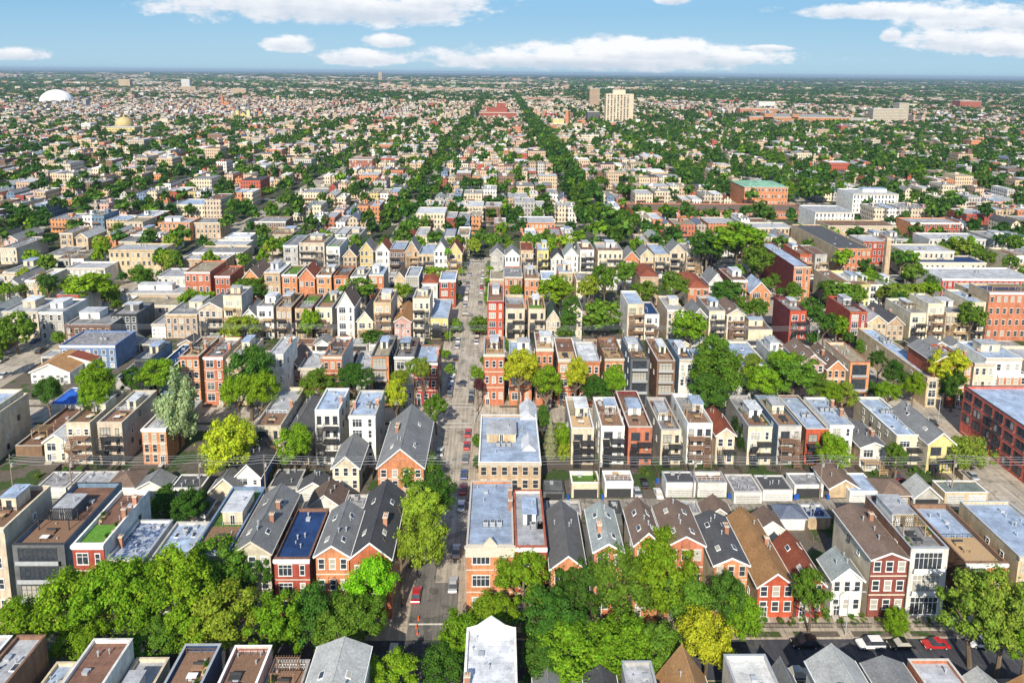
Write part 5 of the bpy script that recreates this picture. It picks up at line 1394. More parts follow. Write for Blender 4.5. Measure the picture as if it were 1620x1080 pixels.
# box: 8 verts, 4 walls + roof (flat) ; gabled: roof of two slopes
x0, x1, ya, yb, h, hz = HA.T
V = np.zeros((n, 10, 3)); 
for i, (X_, Y_) in enumerate(((x0, ya), (x1, ya), (x1, yb), (x0, yb))):
    V[:, i, 0] = X_; V[:, i, 1] = Y_; V[:, i + 4, 0] = X_; V[:, i + 4, 1] = Y_; V[:, i + 4, 2] = h
top = np.where(hz > 0, hz, h + .02); V[:, 8, 0] = V[:, 9, 0] = (x0 + x1) / 2; V[:, 8, 1] = ya; V[:, 9, 1] = yb; V[:, 8, 2] = V[:, 9, 2] = top
FQ = np.array([(0, 1, 5, 4), (1, 2, 6, 5), (2, 3, 7, 6), (3, 0, 4, 7), (4, 8, 9, 7), (8, 5, 6, 9)])
F_ = (FQ[None] + (np.arange(n) * 10)[:, None, None]).reshape(-1, 4)
mi = np.tile([0, 0, 0, 0, 1, 1], n)
wc_ = WC[g.integers(0, len(WC), n)] * g.uniform(.85, 1.15, (n, 1)); rc_ = RC[g.integers(0, len(RC), n)] * g.uniform(.8, 1.2, (n, 1))
ca = np.ones((n, 6, 4)); ca[:, :4, :3] = wc_[:, None]; ca[:, 4:, :3] = rc_[:, None]
me = np_mesh('distant_houses', V.reshape(-1, 3), F_, [M_FW, M_FR], mi, {'tint': ca.reshape(-1, 4)})
tag(put('distant_houses', me), 'thousands of low brick and rendered houses stretching to the skyline', 'houses', kind='stuff')
# gable ends, chimneys and roof boxes of those houses
sel = np.where((ya < 2300))[0]; k_ = len(sel)
bx = np.zeros((k_, 8, 3)); s_ = g.uniform(.12, .3, k_); cx_ = x0[sel] + (x1 - x0)[sel] * g.uniform(.25, .75, k_); cy_ = ya[sel] + (yb - ya)[sel] * g.uniform(.2, .8, k_); rw = (x1 - x0)[sel] * s_ / 2 + .25; hh = np.maximum(h, hz)[sel]
for i, (sx, sy) in enumerate(((-1, -1), (1, -1), (1, 1), (-1, 1))):
    bx[:, i] = np.stack([cx_ + sx * rw, cy_ + sy * rw * 1.2, hh - 1.5], 1); bx[:, i + 4] = np.stack([cx_ + sx * rw, cy_ + sy * rw * 1.2, hh + g.uniform(.8, 2.4, k_)], 1)
FB = np.array([(0, 1, 5, 4), (1, 2, 6, 5), (2, 3, 7, 6), (3, 0, 4, 7), (4, 5, 6, 7)])
ca = np.ones((k_, 5, 4)); ca[:, :4, :3] = WC[g.integers(0, len(WC), k_)][:, None]; ca[:, 4, :3] = RC[g.integers(0, len(RC), k_)]
me = np_mesh('distant_roof_boxes', bx.reshape(-1, 3), (FB[None] + (np.arange(k_) * 8)[:, None, None]).reshape(-1, 4), [M_FR], None, {'tint': ca.reshape(-1, 4)})
tag(put('distant_roof_boxes', me), 'stair boxes and chimneys on the roofs of the far houses', 'roof boxes', kind='stuff')

# ------------------------------------------------------------------ trees further out
tg = random.Random(5); TL = []
def occupied(x, y, rows):
    for (a, b_, c, d) in rows:
        if a < x < b_ and c < y < d: return True
    return False
near_h = [(r[2] - 1.5, r[3] + 1.5, r[1] - 1.5, r[4] + 1.5) for r in recs] + [(r[1] - .5, r[2] + .5, r[0] - .5, r[0] + r[3] + .5) for r in allh if r[0] < 900]
from collections import defaultdict
grid = defaultdict(list)
for q in near_h:
    for gx in range(int(q[0] // 20), int(q[1] // 20) + 1):
        for gy in range(int(q[2] // 20), int(q[3] // 20) + 1): grid[(gx, gy)].append(q)
def occ(x, y): return occupied(x, y, grid[(int(x // 20), int(y // 20))])
def addt(x, y, r0=(2.6, 5.2), t=None):
    if (195 < x < 275 and 470 < y < 552) or (100 < x < 235 and 425 < y < 462): return
    if abs(x) > .73 * y + 20 or occ(x, y): return
    rx = tg.uniform(*r0); h = rx * tg.uniform(1.5, 2.1) + 2.0
    TL.append((x, y, h, rx, rx * tg.uniform(.85, 1.25), t or tg.choice('bcdcbdycdbo' if y < 420 else 'bcdcddycdc')))
ys = [203.5, 295.0, 386.5] + [386.5 + 91.5 * k for k in range(1, 12)]
for yy in ys:
    lim = .73 * yy + 20
    for s in (-1, 1):
        x = -lim
        while x < lim:
            x += tg.uniform(7, 13)
            p = .34 + (.28 if x > .2 * yy and yy > 600 else 0)
            if yy < 300 and -165 < x < 165: continue
            if yy == 386.5 and -120 < x < 130: p = .95
            if tg.random() < p: addt(x, yy + s * 6.5 + tg.uniform(-1, 1), (3.0, 5.6))
for x in (-65, 65, 190, 320, 450, -300, -430, -172, 252):
    y = 392 if abs(x) < 150 else 200
    while y < 1450:
        y += tg.uniform(7, 11)
        for s in (-1, 1):
            p = .72 if x in (65,) else (.38 if x == -65 else (.32 if x < 150 else .42)); p = .12 if x == -172 else (.3 if x == 252 else p)
            if tg.random() < p * .85: addt(x + s * tg.uniform(4.5, 11), y + tg.uniform(-3, 3), (3.6, 6.6) if x == 65 else (3.0, 5.5))
y = 300
while y < 1450:
    lim = .73 * y + 20
    for _ in range(int(lim * .115)):
        x = tg.uniform(-lim, lim)
        if y < 400 and -110 < x < 110 : continue
        w_ = 1.0 if x > .15 * y else .6
        if tg.random() < w_: addt(x, y + tg.uniform(-6, 6), (2.4, 5.0))
    y += 12
for yv, s_ in ((218, 1), (226, 1), (238, 1), (262, -1), (270, -1), (306, 1), (313, 1), (321, 1), (329, 1), (336, 1), (346, 1), (356, 1), (366, 1), (310, -1), (330, -1), (352, -1), (362, -1), (372, -1), (244, -1), (172, 1), (183, 1), (150, -1), (168, -1)):
    TL.append((CX + s_ * 7.0, yv, 3.0, 1.5 + tg.random() * .8, 1.8, tg.choice('bcdb')))
for yv in range(212, 285, 9):
    for s_ in (-7.4, 6.6):
        if tg.random() < .45: TL.append((127 + s_, yv, 4.5, 2.6, 3.0, tg.choice('dcbd')))
for yv in range(225, 380, 10):
    for s_ in (-9, 9):
        if tg.random() < .3: TL.append((-172 + s_, yv, 4.5, 2.6, 3.0, tg.choice('dcb')))
TL.sort(key=lambda q: q[1])
nhand = len(TREES.split('\n')); NIND = 296 - sum(1 for q in TREES.split('\n') if q.split()[5] not in 'ps')
tk = {}
ROWT = lambda y: ordw(max(0, int((y - 112) / 45.75)))
for i, q in enumerate(TL[:NIND]):
    sd = 'right' if q[0] > CX else 'left'; key = (q[5], sd, ROWT(q[1])); tk.setdefault(key, []).append(i)
tord = {}
for key, v in tk.items():
    for j, i in enumerate(sorted(v, key=lambda i: abs(TL[i][0] - CX))): tord[i] = (key, ordw(j))
for i, q in enumerate(TL[:NIND]):
    key, o_ = tord[i]
    tree(q[0], q[1], q[2], q[3], q[4], q[5], 1 if q[1] < 330 else 2, f"{TNAME[q[5]]}, {o_} {key[1]} of centre in the {key[2]} belt of trees back", 900 + i)
far = TL[NIND:]
# the remaining trees and the woods on the plain: one object of leaf clumps over short trunks
VS, FS, CS = [], [], []; base = 0
protos = [leaf_cloud(110, .34, 'broad', 50 + i)[0] for i in range(4)]; protoB = [leaf_cloud(44, .5, 'broad', 70 + i)[0] for i in range(4)]; protoC = [leaf_cloud(20, .75, 'broad', 90 + i)[0] for i in range(4)]
def put_clumps(P, arr):
    """arr: x, y, z, rx, rz, tint r g b"""
    global base
    arr = np.asarray(arr, float)
    for v in range(4):
        a = arr[v::4]
        if not len(a): continue
        V_ = P[v][None] * np.stack([a[:, 3], a[:, 3], a[:, 4]], 1)[:, None] + a[:, None, :3]
        m_ = V_.shape[1]; VS.append(V_.reshape(-1, 3)); nf = len(a) * m_ // 4
        FS.append(np.arange(nf * 4).reshape(-1, 4) + base); base += nf * 4
        c = np.ones((len(a), m_ // 4, 4)); c[:, :, :3] = a[:, None, 5:8]; CS.append(c.reshape(-1, 4))
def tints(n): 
    T = np.array([TINT[c] for c in 'dcdcddcdbc']); return T[g.integers(0, len(T), n)] * g.uniform(.6, 1.0, (n, 1)) * np.array([.85, .92, 1.15])  # far crowns darkened and shifted to blue: distance haze painted into the leaf colour
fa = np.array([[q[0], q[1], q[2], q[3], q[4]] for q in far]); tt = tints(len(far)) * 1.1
put_clumps(protos, np.concatenate([fa, tt], 1))
def region(y0, y1, dens, r0, r1, P):
    n = int(dens * .74 * (y1 ** 2 - y0 ** 2)); yy = np.sqrt(g.uniform(y0 ** 2, y1 ** 2, n)); xx = g.uniform(-1, 1, n) * (.74 * yy + 30)
    sn = (g.random(n) < .62) & (yy < 4200); yy = np.where(sn, 20.5 + 91.5 * np.round((yy - 20.5) / 91.5) + g.choice([-7, 7, 0], n) + g.uniform(-3, 3, n), yy)
    patch = np.sin(xx * .0041 + yy * .0023) + np.sin(xx * .0017 - yy * .0031 + 2) + .6 * np.sin(xx * .011 + yy * .007)
    k = g.random(n) < np.clip(.42 - .30 * patch + .34 * (xx > .1 * yy), .06, 1)
    k &= ~((xx > 185) & (xx < 275) & (yy > 1340) & (yy < 1440)) & ~((np.abs(xx) < 50) & (yy > 1500) & (yy < 1600)) & ~((xx > 800) & (xx < 930) & (yy > 1480) & (yy < 1600)) & ~((abs(xx + 1346) < 55) & (abs(yy - 2190) < 90))
    xx, yy = xx[k], yy[k]
    if y1 < 5000:                             # small groves: three crowns standing together
        xx = np.concatenate([xx, xx + g.uniform(-11, 11, len(xx)), xx + g.uniform(-18, 18, len(xx))]); yy = np.concatenate([yy, yy + g.uniform(-5, 5, len(yy)), yy + g.uniform(-7, 7, len(yy))])
    n = len(xx); r = g.uniform(r0, r1, n)
    put_clumps(P, np.concatenate([np.stack([xx, yy, 3 + r * .45, r, np.minimum(r * .9, g.uniform(6, 9, n))], 1), tints(n)], 1))
def avenues(y0, y1, P):
    A = []
    for x in (-65, 65, 190, 320, -300, 450, -430):
        y = y0
        while y < y1:
            y += 10 if x in (65, -65) else 16
            for s in (-1, 1):
                if tg.random() < (.55 if x == 65 else .25): A.append((x + s * 7 + tg.uniform(-5, 5), y + tg.uniform(-4, 4), tg.uniform(5, 8), tg.uniform(4, 9), tg.uniform(5, 8)))
    A = np.array(A); put_clumps(P, np.concatenate([A, tints(len(A))], 1))
avenues(1450, 3800, protoB)
region(1450, 2400, .0011, 3.5, 7.0, protoB); region(2400, 4500, .00065, 6, 12, protoB); region(4500, 9500, .00022, 12, 24, protoC); region(9500, 20000, .00004, 25, 55, protoC)
me = np_mesh('distant_trees', np.concatenate(VS), np.concatenate(FS), [M_LEAF_FAR], None, {'tint': np.concatenate(CS)})
tag(put('distant_trees', me), 'woods and countless street trees stretching to the skyline', 'trees', kind='stuff')

# ------------------------------------------------------------------ pieces that single out particular houses
def near(row, X):
    q = min(((abs(k[1] - X), k) for k in ROOTS if k[0] == row)); return ROOTS[q[1]]
def pediment(root, w, y, z, hgt, m, name='pediment'):
    b = MB()
    A = [(-w, y, z), (w, y, z), (0, y, z + hgt)]; B = [(p[0], y + .35, p[2]) for p in A]
    b.face(A); b.face(B[::-1]); b.face([A[1], B[1], B[2], A[2]]); b.face([A[0], A[2], B[2], B[0]]); b.build(name, m, root)
c_ = near('R1', -1.3)[0]; pediment(c_, 1.5, -.5, 15.4, 1.9, M_STONE)
b = MB(); b.box(-4.6, 4.6, -.75, -.26, 13.3, 15.2); b.box(-4.8, 4.8, -.95, -.26, 15.2, 15.38); b.build('cornice', M_STONE, c_)
c_ = near('R0', -.8)[0]
b = MB(); b.face([(-3.8, 20.7, 16), (3.8, 20.7, 16), (2.3, 20.7, 16.5), (0, 20.7, 18.2), (-2.3, 20.7, 16.5)]); b.face([(-3.8, 21, 16), (-2.3, 21, 16.5), (0, 21, 18.2), (2.3, 21, 16.5), (3.8, 21, 16)])
b.face([(-2.3, 20.7, 16.5), (0, 20.7, 18.2), (0, 21, 18.2), (-2.3, 21, 16.5)]); b.face([(0, 20.7, 18.2), (2.3, 20.7, 16.5), (2.3, 21, 16.5), (0, 21, 18.2)]); b.build('gable_parapet', M_WHITE, c_)
c_, hh_ = near('R2', 3.2)
for (sy, w_, d_) in ((22.0, 2.4, 9.0), (6.0, 1.8, 6.0)):
    b = MB(); b.face([(3.0, sy, hh_ - .5), (3.0 + 2 * w_, sy, hh_ - .5), (3.0 + w_, sy, hh_ + 1.5)]); b.face([(3.0, sy, hh_ - .5), (3.0 + w_, sy, hh_ + 1.5), (3.0 + w_, sy + d_, hh_ + 1.5), (3.0, sy + d_, hh_ - .5)])
    b.face([(3.0 + w_, sy, hh_ + 1.5), (3.0 + 2 * w_, sy, hh_ - .5), (3.0 + 2 * w_, sy + d_, hh_ - .5), (3.0 + w_, sy + d_, hh_ + 1.5)]); b.build('roof_monitor', roofmat('wt'), c_)
# ivy on the side wall of a cream house, two fences and shrubs in the near front gardens
c_, hh_ = near('R2', 69.6)
V_, F_i = leaf_cloud(2600, .05, 'broad', 12); V_[:, 0] *= .10
iv = put('ivy', np_mesh('ivy', V_, F_i, [M_LEAF]), c_, (-3.35, 6.5, 4.6), 0, (4, 6.5, 4.8)); iv.color = (.10, .24, .03, 1)
sg = random.Random(3)
for i, (x0_, x1_) in enumerate(((50.2, 57), (57.8, 63.5), (64.3, 70.8), (71.8, 78.3), (79, 86), (88, 96), (19, 25.5), (27, 33), (-64, -58), (-79, -73.5), (-41, -35.5), (-33.5, -27.5))):
    b = MB(); q = x0_
    while q < x1_: b.box(q, q + .04, 119.0, 119.04, .16, 1.2); q += .28
    b.box(x0_, x1_, 118.99, 119.05, 1.08, 1.14); b.box(x0_, x1_, 118.99, 119.05, .3, .35)
    tag(b.build('iron_fence', M_IRON), f"black iron front fence of the {ordw(i)} garden from the red cottage eastward" if i < 6 else f'black iron front fence partly under trees, {ordw(i)} of the near street', 'fence', 'front garden fences')
    for j in range(3):
        X_ = x0_ + (x1_ - x0_) * (j + .5) / 3 + sg.uniform(-.5, .5); o = put('shrub', crown_small(), None, (X_, sg.uniform(119.7, 121.0), .75), sg.uniform(0, 6), (sg.uniform(.6, 1.2), sg.uniform(.5, .9), sg.uniform(.5, .9))); o.color = (.10 * sg.uniform(.7, 1.5), .2, .03, 1)
        tag(o, f"{['left', 'middle', 'right'][j]} garden shrub behind the {ordw(i)} iron fence of the near street", 'shrub', 'shrubs in the near front gardens')
# ------------------------------------------------------------------ board fences between the back yards
M_FENCE = simple('weathered_boards', (.24, .19, .14), .9, var=.3, scale=5)
def yardfence(rows, y0, y1, nm):
    q = sorted([r for r in recs if r[0] in rows and r[1] < 200], key=lambda r: r[2]); i = 0
    for a in q:
        X = a[3] + .35
        if y1 - y0 < 2: continue
        b = MB(); yy = y0
        while yy < y1: b.box(X - .03, X + .03, yy, yy + .3, .15, 1.95 + .05 * sg.random()); yy += .33
        b.box(X + .03, X + .08, y0, y1, .5, .6); b.box(X + .03, X + .08, y0, y1, 1.5, 1.6)
        tag(b.build('board_fence', M_FENCE), f'weathered board fence between yards {nm}, {ordw(i)} from the left', 'fence', 'board fences between back yards'); i += 1
        for j in range(2):
            if sg.random() < .55:
                X_ = X - sg.uniform(1, 5); Y_ = sg.uniform(y0 + .5, y1 - .5); o = put('yard_shrub', crown_small(), None, (X_, Y_, .9), sg.uniform(0, 6), (sg.uniform(.7, 1.5),) * 3); o.color = (.10 * sg.uniform(.6, 1.6), .21, .03, 1)
                tag(o, f'{["leafy", "low"][j]} shrub in the yard {nm}, beside the {ordw(i - 1)} board fence', 'shrub', 'shrubs in the back yards')
yardfence(('R1',), 143.5, 154.5, 'south of the first alley'); yardfence(('R2',), 167.8, 173.2, 'north of the first alley')
# ------------------------------------------------------------------ cars
def carmat():
    m, t, b = newmat('car_paint'); oi = N(t, 'ShaderNodeObjectInfo'); t.links.new(oi.outputs['Color'], b.inputs['Base Color'])
    b.inputs['Roughness'].default_value = .28; b.inputs['Specular IOR Level'].default_value = .6; b.inputs['Coat Weight'].default_value = .5; return m
M_CAR = carmat(); M_TYRE = simple('tyre', (.02, .02, .02), .9); M_LAMP = simple('headlight_glass', (.7, .7, .65), .2); M_TAIL = simple('tail_light', (.4, .02, .02), .3)
def make_car(suv):
    r = bpy.data.objects.new('parked_car', None); COL.objects.link(r)
    L, Wd = (4.8, 1.9) if suv else (4.6, 1.82); z1, z2 = (.95, 1.68) if suv else (.82, 1.42)
    prof = [(-L/2, .35), (-L/2, z1 - .15), (-L/2 + .12, z1), (L/2 - 1.25, z1), (L/2 - .2, z1 - .14), (L/2, z1 - .35), (L/2, .35)]
    b = MB()
    def loft(prof, wa, wb, zt, mi=0):
        n = len(prof); y = [(-wb if z > zt else -wa) for _, z in prof]
        A = [(px, yy, pz) for (px, pz), yy in zip(prof, y)]; B = [(px, -yy, pz) for (px, pz), yy in zip(prof, y)]
        for i in range(n): j = (i + 1) % n; b.face([A[i], A[j], B[j], B[i]][::-1], mi)
        b.face(A, mi); b.face(B[::-1], mi)
    loft(prof, Wd / 2, Wd / 2 - .06, z1 - .2); 
    ct = [(-L/2 + (.15 if suv else .75), z1 - .01), (-L/2 + (.45 if suv else 1.35), z2), (L/2 - 2.15, z2), (L/2 - 1.25, z1 - .01)]
    me_top = [(ct[1][0] - .02, z2 - .005), (ct[1][0] + .05, z2 + .05), (ct[2][0] - .1, z2 + .05), (ct[2][0] + .02, z2 - .005)]
    loft(me_top, Wd / 2 - .2, Wd / 2 - .24, z2)
    b.build('body', M_CAR, r)
    b = MB(); loft(ct, Wd / 2 - .08, Wd / 2 - .2, z1 + .1); b.build('windows', M_GLASS, r)
    w = MB(); w.tube((0, -.11, 0), (0, .11, 0), .33, .33, 12, 0); w.tube((0, -.13, 0), (0, .13, 0), .18, .18, 8, 1); wm = w.mesh('wheel', [M_TYRE, M_METAL])
    for sx in (-L/2 + .85, L/2 - .85):
        for sy in (-Wd/2 + .1, Wd/2 - .1): put('wheel', wm, r, (sx, sy, .33))
    for sy in (-.65, .65):
        h = MB(); h.box(L/2 - .06, L/2 + .02, sy - .2, sy + .2, z1 - .42, z1 - .26); h.build('headlight', M_LAMP, r)
        h = MB(); h.box(-L/2 - .02, -L/2 + .06, sy - .18, sy + .18, z1 - .34, z1 - .16); h.build('tail_light', M_TAIL, r)
    return r
cars0 = {True: make_car(True), False: make_car(False)}; used = {True: False, False: False}
PAINT = dict(black=(.012, .012, .014), white=(.75, .75, .74), silver=(.45, .47, .5), grey=(.16, .165, .17), red=(.45, .02, .02), blue=(.03, .07, .2), maroon=(.14, .015, .02))
def car(X, Y, rz, colour, where, suv=False, z=.05):
    p = cars0[suv]
    if not used[suv]: r = p; used[suv] = True; kids = list(p.children)
    else:
        r = p.copy(); COL.objects.link(r); kids = []
        for ch in p.children: c = ch.copy(); COL.objects.link(c); c.parent = r; kids.append(c)
    for c in kids: c.color = (*PAINT[colour], 1)
    r.location = (X, Y, z); r.rotation_euler = (0, 0, rz)
    tag(r, f"{colour} {'tall estate car' if suv else 'saloon car'} {where}", 'car', 'cars parked along the kerbs')
H = math.pi / 2
for a in [(56.4, 114.9, math.pi, 'black', 'under the tree facing the red cottage', True), (68.3, 114.7, math.pi, 'white', 'in front of the white house, near street', True), (73.9, 114.6, math.pi, 'black', 'between the white and red cars, near street'),
          (80.3, 114.6, math.pi, 'red', 'in front of the white balconied house, near street'), (88.9, 114.9, math.pi, 'white', 'under the big tree at the right, near street'), (52.6, 108.4, 0, 'silver', 'beside the grey-roofed houses at the bottom edge'),
          (-16.0, 127.5, H, 'red', 'by the crossing on the central street, left kerb'), (-8.9, 130.3, H, 'silver', 'nearest on the right kerb of the central street'), (-8.9, 140.7, H, 'silver', 'second from bottom on the right kerb, central street'),
          (-8.7, 170.5, H, 'blue', 'beside the first alley on the right kerb, central street'), (-15.8, 181.5, H, 'white', 'beside the dark-roofed corner terrace, left kerb'), (-8.6, 213.5, H, 'black', 'just past the second crossing, right kerb'),
          (-15.6, 246.8, H, 'black', 'at the second alley mouth, left kerb'), (-15.6, 233.8, H, 'white', 'fifth past the second crossing, left kerb'), (-15.7, 228.6, H, 'silver', 'fourth past the second crossing, left kerb'),
          (-15.7, 223.2, H, 'blue', 'third past the second crossing, left kerb'), (-15.7, 217.6, H, 'grey', 'second past the second crossing, left kerb'), (-13.6, 293.5, 0, 'grey', 'turning across the third crossing', True),
          (-15.2, 306.3, H, 'silver', 'first past the third crossing, left kerb'), (-15.0, 315.3, H, 'white', 'second past the third crossing, left kerb'), (-15.2, 323.8, H, 'black', 'third past the third crossing, left kerb'),
          (-15.0, 332.8, H, 'silver', 'fourth past the third crossing, left kerb'), (-8.4, 325.8, H, 'white', 'second past the third crossing, right kerb'), (-8.4, 309.9, H, 'grey', 'first past the third crossing, right kerb'),
          (-15.0, 355.6, H, 'silver', 'fifth past the third crossing, left kerb'), (-8.4, 361.6, H, 'grey', 'third past the third crossing, right kerb'), (34.6, 162.6, H, 'silver', 'left of three cars off the first alley'),
          (37.2, 166.4, H, 'black', 'middle of three cars off the first alley'), (39.8, 162.0, H, 'white', 'right of three cars off the first alley'), (-168.0, 252.0, H, 'black', 'driving on the left street', True),
          (-176.0, 243.0, H, 'grey', 'first on the far kerb of the left street'), (-176.5, 235.0, H, 'silver', 'second on the far kerb of the left street'), (-167.0, 231.0, H, 'white', 'near kerb of the left street beside white sheds'),
          (-167.0, 262.0, H, 'grey', 'second on the near kerb of the left street'), (-176.5, 262.0, H, 'blue', 'third on the far kerb of the left street'),
          (130.2, 198.5, H, 'black', 'at the corner of the right street and second crossing'), (129.6, 186.5, H, 'black', 'beside the red factory on the right street'), (123.4, 170.0, H, 'silver', 'by the green-roofed garage, right street'),
          (123.4, 176.5, H, 'grey', 'second by the yellow house, right street'), (130.0, 234.1, H, 'white', 'under dark trees on the right street'), (130.0, 242.7, H, 'silver', 'second under dark trees on the right street'),
          (123.8, 226.0, H, 'black', 'by the orange modern house on the right street'), (103.5, 170.0, H, 'maroon', 'beside the grey gabled garage')]: car(*a)
pk = random.Random(9); pc = 0
for (X, ylist, nm) in ((-15.7, range(258, 288, 6), 'left kerb, central street past the second alley'), (-8.6, range(218, 250, 6), 'right kerb, central street past the second crossing'), (-8.5, range(262, 290, 6), 'right kerb, central street past the second alley'), (-8.4, range(332, 356, 6), 'right kerb, central street below the junction'), (-15.5, range(340, 352, 6), 'left kerb, central street below the junction'), (-15.8, range(140, 176, 7), 'left kerb, central street by the tall tree'), (-8.7, range(150, 166, 7), 'right kerb, central street by the first alley'), (-8.7, range(178, 196, 7), 'right kerb, central street by the big silver roof'), (-176.3, range(270, 380, 7), 'far kerb, upper left street'), (-167.6, range(270, 380, 7), 'near kerb, upper left street'), (123.7, range(236, 285, 7), 'near kerb, upper right street'), (130.6, range(250, 380, 7), 'far kerb, upper right street'), (257, range(320, 400, 8), 'far kerb, outer right avenue')):
    j = 0
    for yv in ylist:
        if pk.random() < (.6 if abs(X) > 100 else .8): car(X, yv, H, pk.choice(['black', 'white', 'silver', 'grey', 'grey', 'blue', 'red']), f'{ordw(j)} up, {nm}'); j += 1
j = 0
for r_ in range(2):
    for c_ in range(5): car(-176 - 16 - c_ * 3.0, 349 + r_ * 7, H, pk.choice(['white', 'silver', 'grey', 'blue']), f'{ordw(j)} in the car park left of the left street'); j += 1

# ------------------------------------------------------------------ poles, wires, lamps, bins
M_POLE = simple('weathered_pole', (.27, .22, .17), .9)
def pole(X, Y, label, proto=[None]):
    if proto[0] is None:
        r = bpy.data.objects.new('utility_pole', None); COL.objects.link(r)
        b = MB(); b.tube((0, 0, 0), (0, 0, 11.5), .17, .12, 8); b.build('mast', M_POLE, r)
        b = MB(); b.box(-.06, .06, -1.2, 1.2, 10.6, 10.75); b.box(-.06, .06, -.8, .8, 9.6, 9.72); b.build('crossarm', M_POLE, r)
        b = MB(); b.tube((.35, 0, 8.3), (.35, 0, 9.3), .26, .26, 10); b.build('transformer', M_METAL, r); proto[0] = r
    else:
        r = proto[0].copy(); COL.objects.link(r)
        for ch in proto[0].children: c = ch.copy(); COL.objects.link(c); c.parent = r
    r.location = (X, Y, .15); tag(r, label, 'utility pole', 'utility poles along the alleys')
P1 = [-117, -102.9, -72.1, -56.4, -23.2, 24.8, 48.0, 79.4, 112.1, 142]
for i, X in enumerate(P1): pole(X, 160.6, f"timber utility pole with crossarms on the first alley, {ordw(i)} from the left")
P2 = [-158, -112, -76, -36, 8, 46, 84, 119]
for i, X in enumerate(P2): pole(X, 252.0, f"timber utility pole on the second alley, {ordw(i)} from the left")
P3 = [-110, -60, -24, 12, 60, 100]
for i, X in enumerate(P3): pole(X, 341.0, f"timber utility pole on the third alley, {ordw(i)} from the left")
def wires(P, Y, nm):
    for i in range(len(P) - 1):
        b = MB()
        for (dy, z) in ((-1.1, 10.8), (0, 10.9), (1.1, 10.8), (-.7, 9.8), (.7, 9.8)):
            pts = [(P[i] + (P[i + 1] - P[i]) * t / 6, Y + dy, z + .15 - .6 * (1 - (2 * t / 6 - 1) ** 2)) for t in range(7)]
            for a, c in zip(pts[:-1], pts[1:]): b.tube(a, c, .035, .035, 3, cap=False)
        tag(b.build('power_line', M_METAL), f'span of overhead wires along the {nm}, {ordw(i)} from the left', 'overhead wires', 'overhead wires along the alleys')
wires(P1, 160.6, 'first alley'); wires(P2, 252.0, 'second alley'); wires(P3, 341.0, 'third alley')
def lamp(X, Y, s, label, proto=[None]):
    if proto[0] is None:
        r = bpy.data.objects.new('street_lamp', None); COL.objects.link(r)
        b = MB(); b.tube((0, 0, 0), (0, 0, 8.2), .11, .07, 8); b.build('mast', M_METAL, r)
        b = MB(); b.tube((0, 0, 8.1), (1.2, 0, 8.9), .05, .05, 6); b.tube((1.2, 0, 8.9), (2.6, 0, 9.0), .05, .04, 6); b.build('arm', M_METAL, r)
        b = MB(); b.box(2.3, 3.1, -.15, .15, 8.88, 9.02); b.build('lamp_head', M_METAL, r); proto[0] = r
    else:
        r = proto[0].copy(); COL.objects.link(r)
        for ch in proto[0].children: c = ch.copy(); COL.objects.link(c); c.parent = r
    r.location = (X, Y, .14); r.rotation_euler = (0, 0, 0 if s > 0 else math.pi); tag(r, label, 'street lamp', 'street lamps')
for (X, Y, s, l) in ((-18.2, 163.5, 1, 'left kerb of the central street by the first alley'), (-6.9, 199, -1, 'right kerb of the central street by the second crossing'), (-18.2, 255, 1, 'left kerb of the central street past the second alley'),
                     (-6.9, 300, -1, 'right kerb by the third crossing'), (-18.2, 340, 1, 'left kerb near the junction'), (-164.2, 268, -1, 'beside the dark corner block, left street'), (-163.8, 330, -1, 'further up the left street'),
                     (120.8, 262, 1, 'west kerb of the right street'), (132.8, 199.5, -1, 'corner of the right street before the red factory'), (65.0, 117.3, 1, 'pavement in front of the white house'), (-24.5, 117.2, 1, 'pavement at the near left corner')):
    lamp(X, Y, s, f'grey street lamp, {l}')
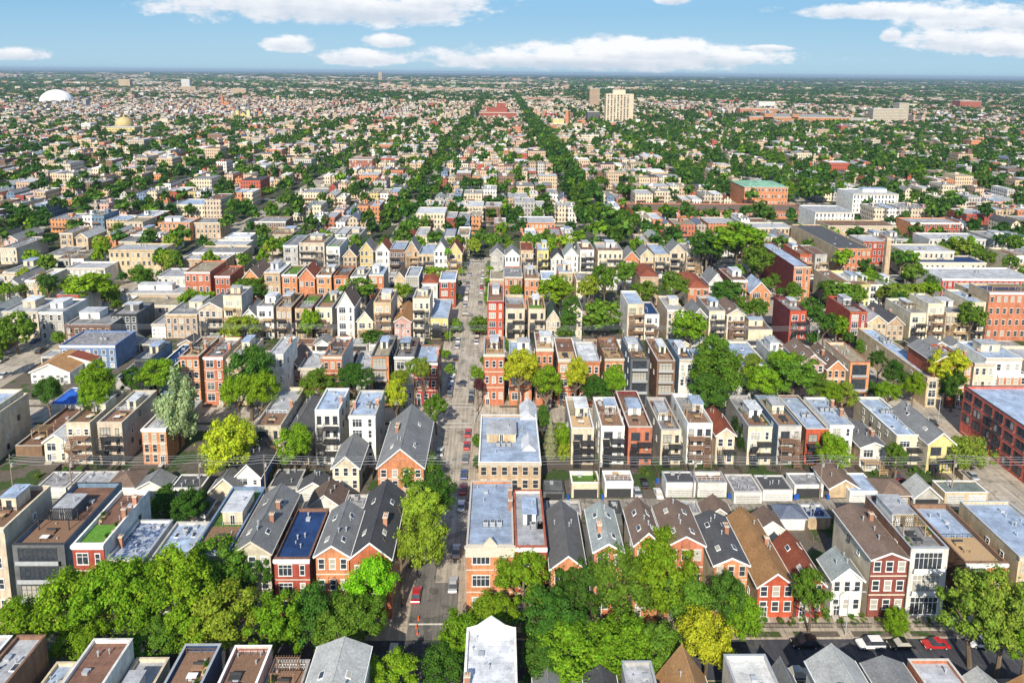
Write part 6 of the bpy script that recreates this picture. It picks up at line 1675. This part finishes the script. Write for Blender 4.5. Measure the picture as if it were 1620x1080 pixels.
def bin_(X, Y, n, nm, proto=[None]):
    if proto[0] is None:
        r = bpy.data.objects.new('wheelie_bin', None); COL.objects.link(r); mb = simple('blue_plastic', (.02, .10, .42), .5)
        b = MB(); b.box(-.3, .3, -.33, .33, .1, 1.05); b.build('body', mb, r); b = MB(); b.box(-.33, .33, -.38, .36, 1.05, 1.12); b.build('lid', mb, r)
        b = MB(); b.tube((-.32, .3, .12), (.32, .3, .12), .12, .12, 8); b.build('wheels', M_TYRE, r); proto[0] = r
    else:
        r = proto[0].copy(); COL.objects.link(r)
        for ch in proto[0].children: c = ch.copy(); COL.objects.link(c); c.parent = r
    r.location = (X, Y, .2); tag(r, f'blue wheelie bin standing by the first alley garages, {n} from the left', 'bin', 'blue bins along the alley')
for i, (X, Y) in enumerate(((17.2, 160.0), (25.6, 160.0), (40.6, 167), (56.9, 160.4), (57.8, 160.5), (65.2, 160.3), (73.0, 160.0), (73.7, 160.2), (81.2, 160.0), (-49, 158.8))): bin_(X, Y, ordw(i), '')
M_CONE = simple('orange_plastic', (.75, .12, .03), .5)
for i, (X, Y) in enumerate(((-14.9, 121.5), (-15.1, 119.5), (-14.7, 118.0))):
    b = MB(); b.box(-.2, .2, -.2, .2, 0, .04); b.tube((0, 0, .04), (0, 0, .9), .16, .04, 8)
    tag(b.build('traffic_cone', M_CONE, None, (X, Y, .05)), f'orange traffic cone at the near crossing, {ordw(i)} from the far end', 'traffic cone', 'traffic cones at the near crossing')

# ------------------------------------------------------------------ far air
def haze():
    b = MB(); b.box(-26000, 26000, -150, 30000, -1, 125); m = bpy.data.materials.new('haze_air'); m.use_nodes = True; t = m.node_tree; t.nodes.clear()
    o = N(t, 'ShaderNodeOutputMaterial'); v = N(t, 'ShaderNodeVolumePrincipled', inp={'Density': HAZE, 'Color': (.62, .80, 1.0, 1), 'Anisotropy': 0.2}); t.links.new(v.outputs[0], o.inputs['Volume'])
    o_ = b.build('haze', m); o_['kind'] = 'stuff'
HAZE = 5.5e-5
if HAZE: haze()
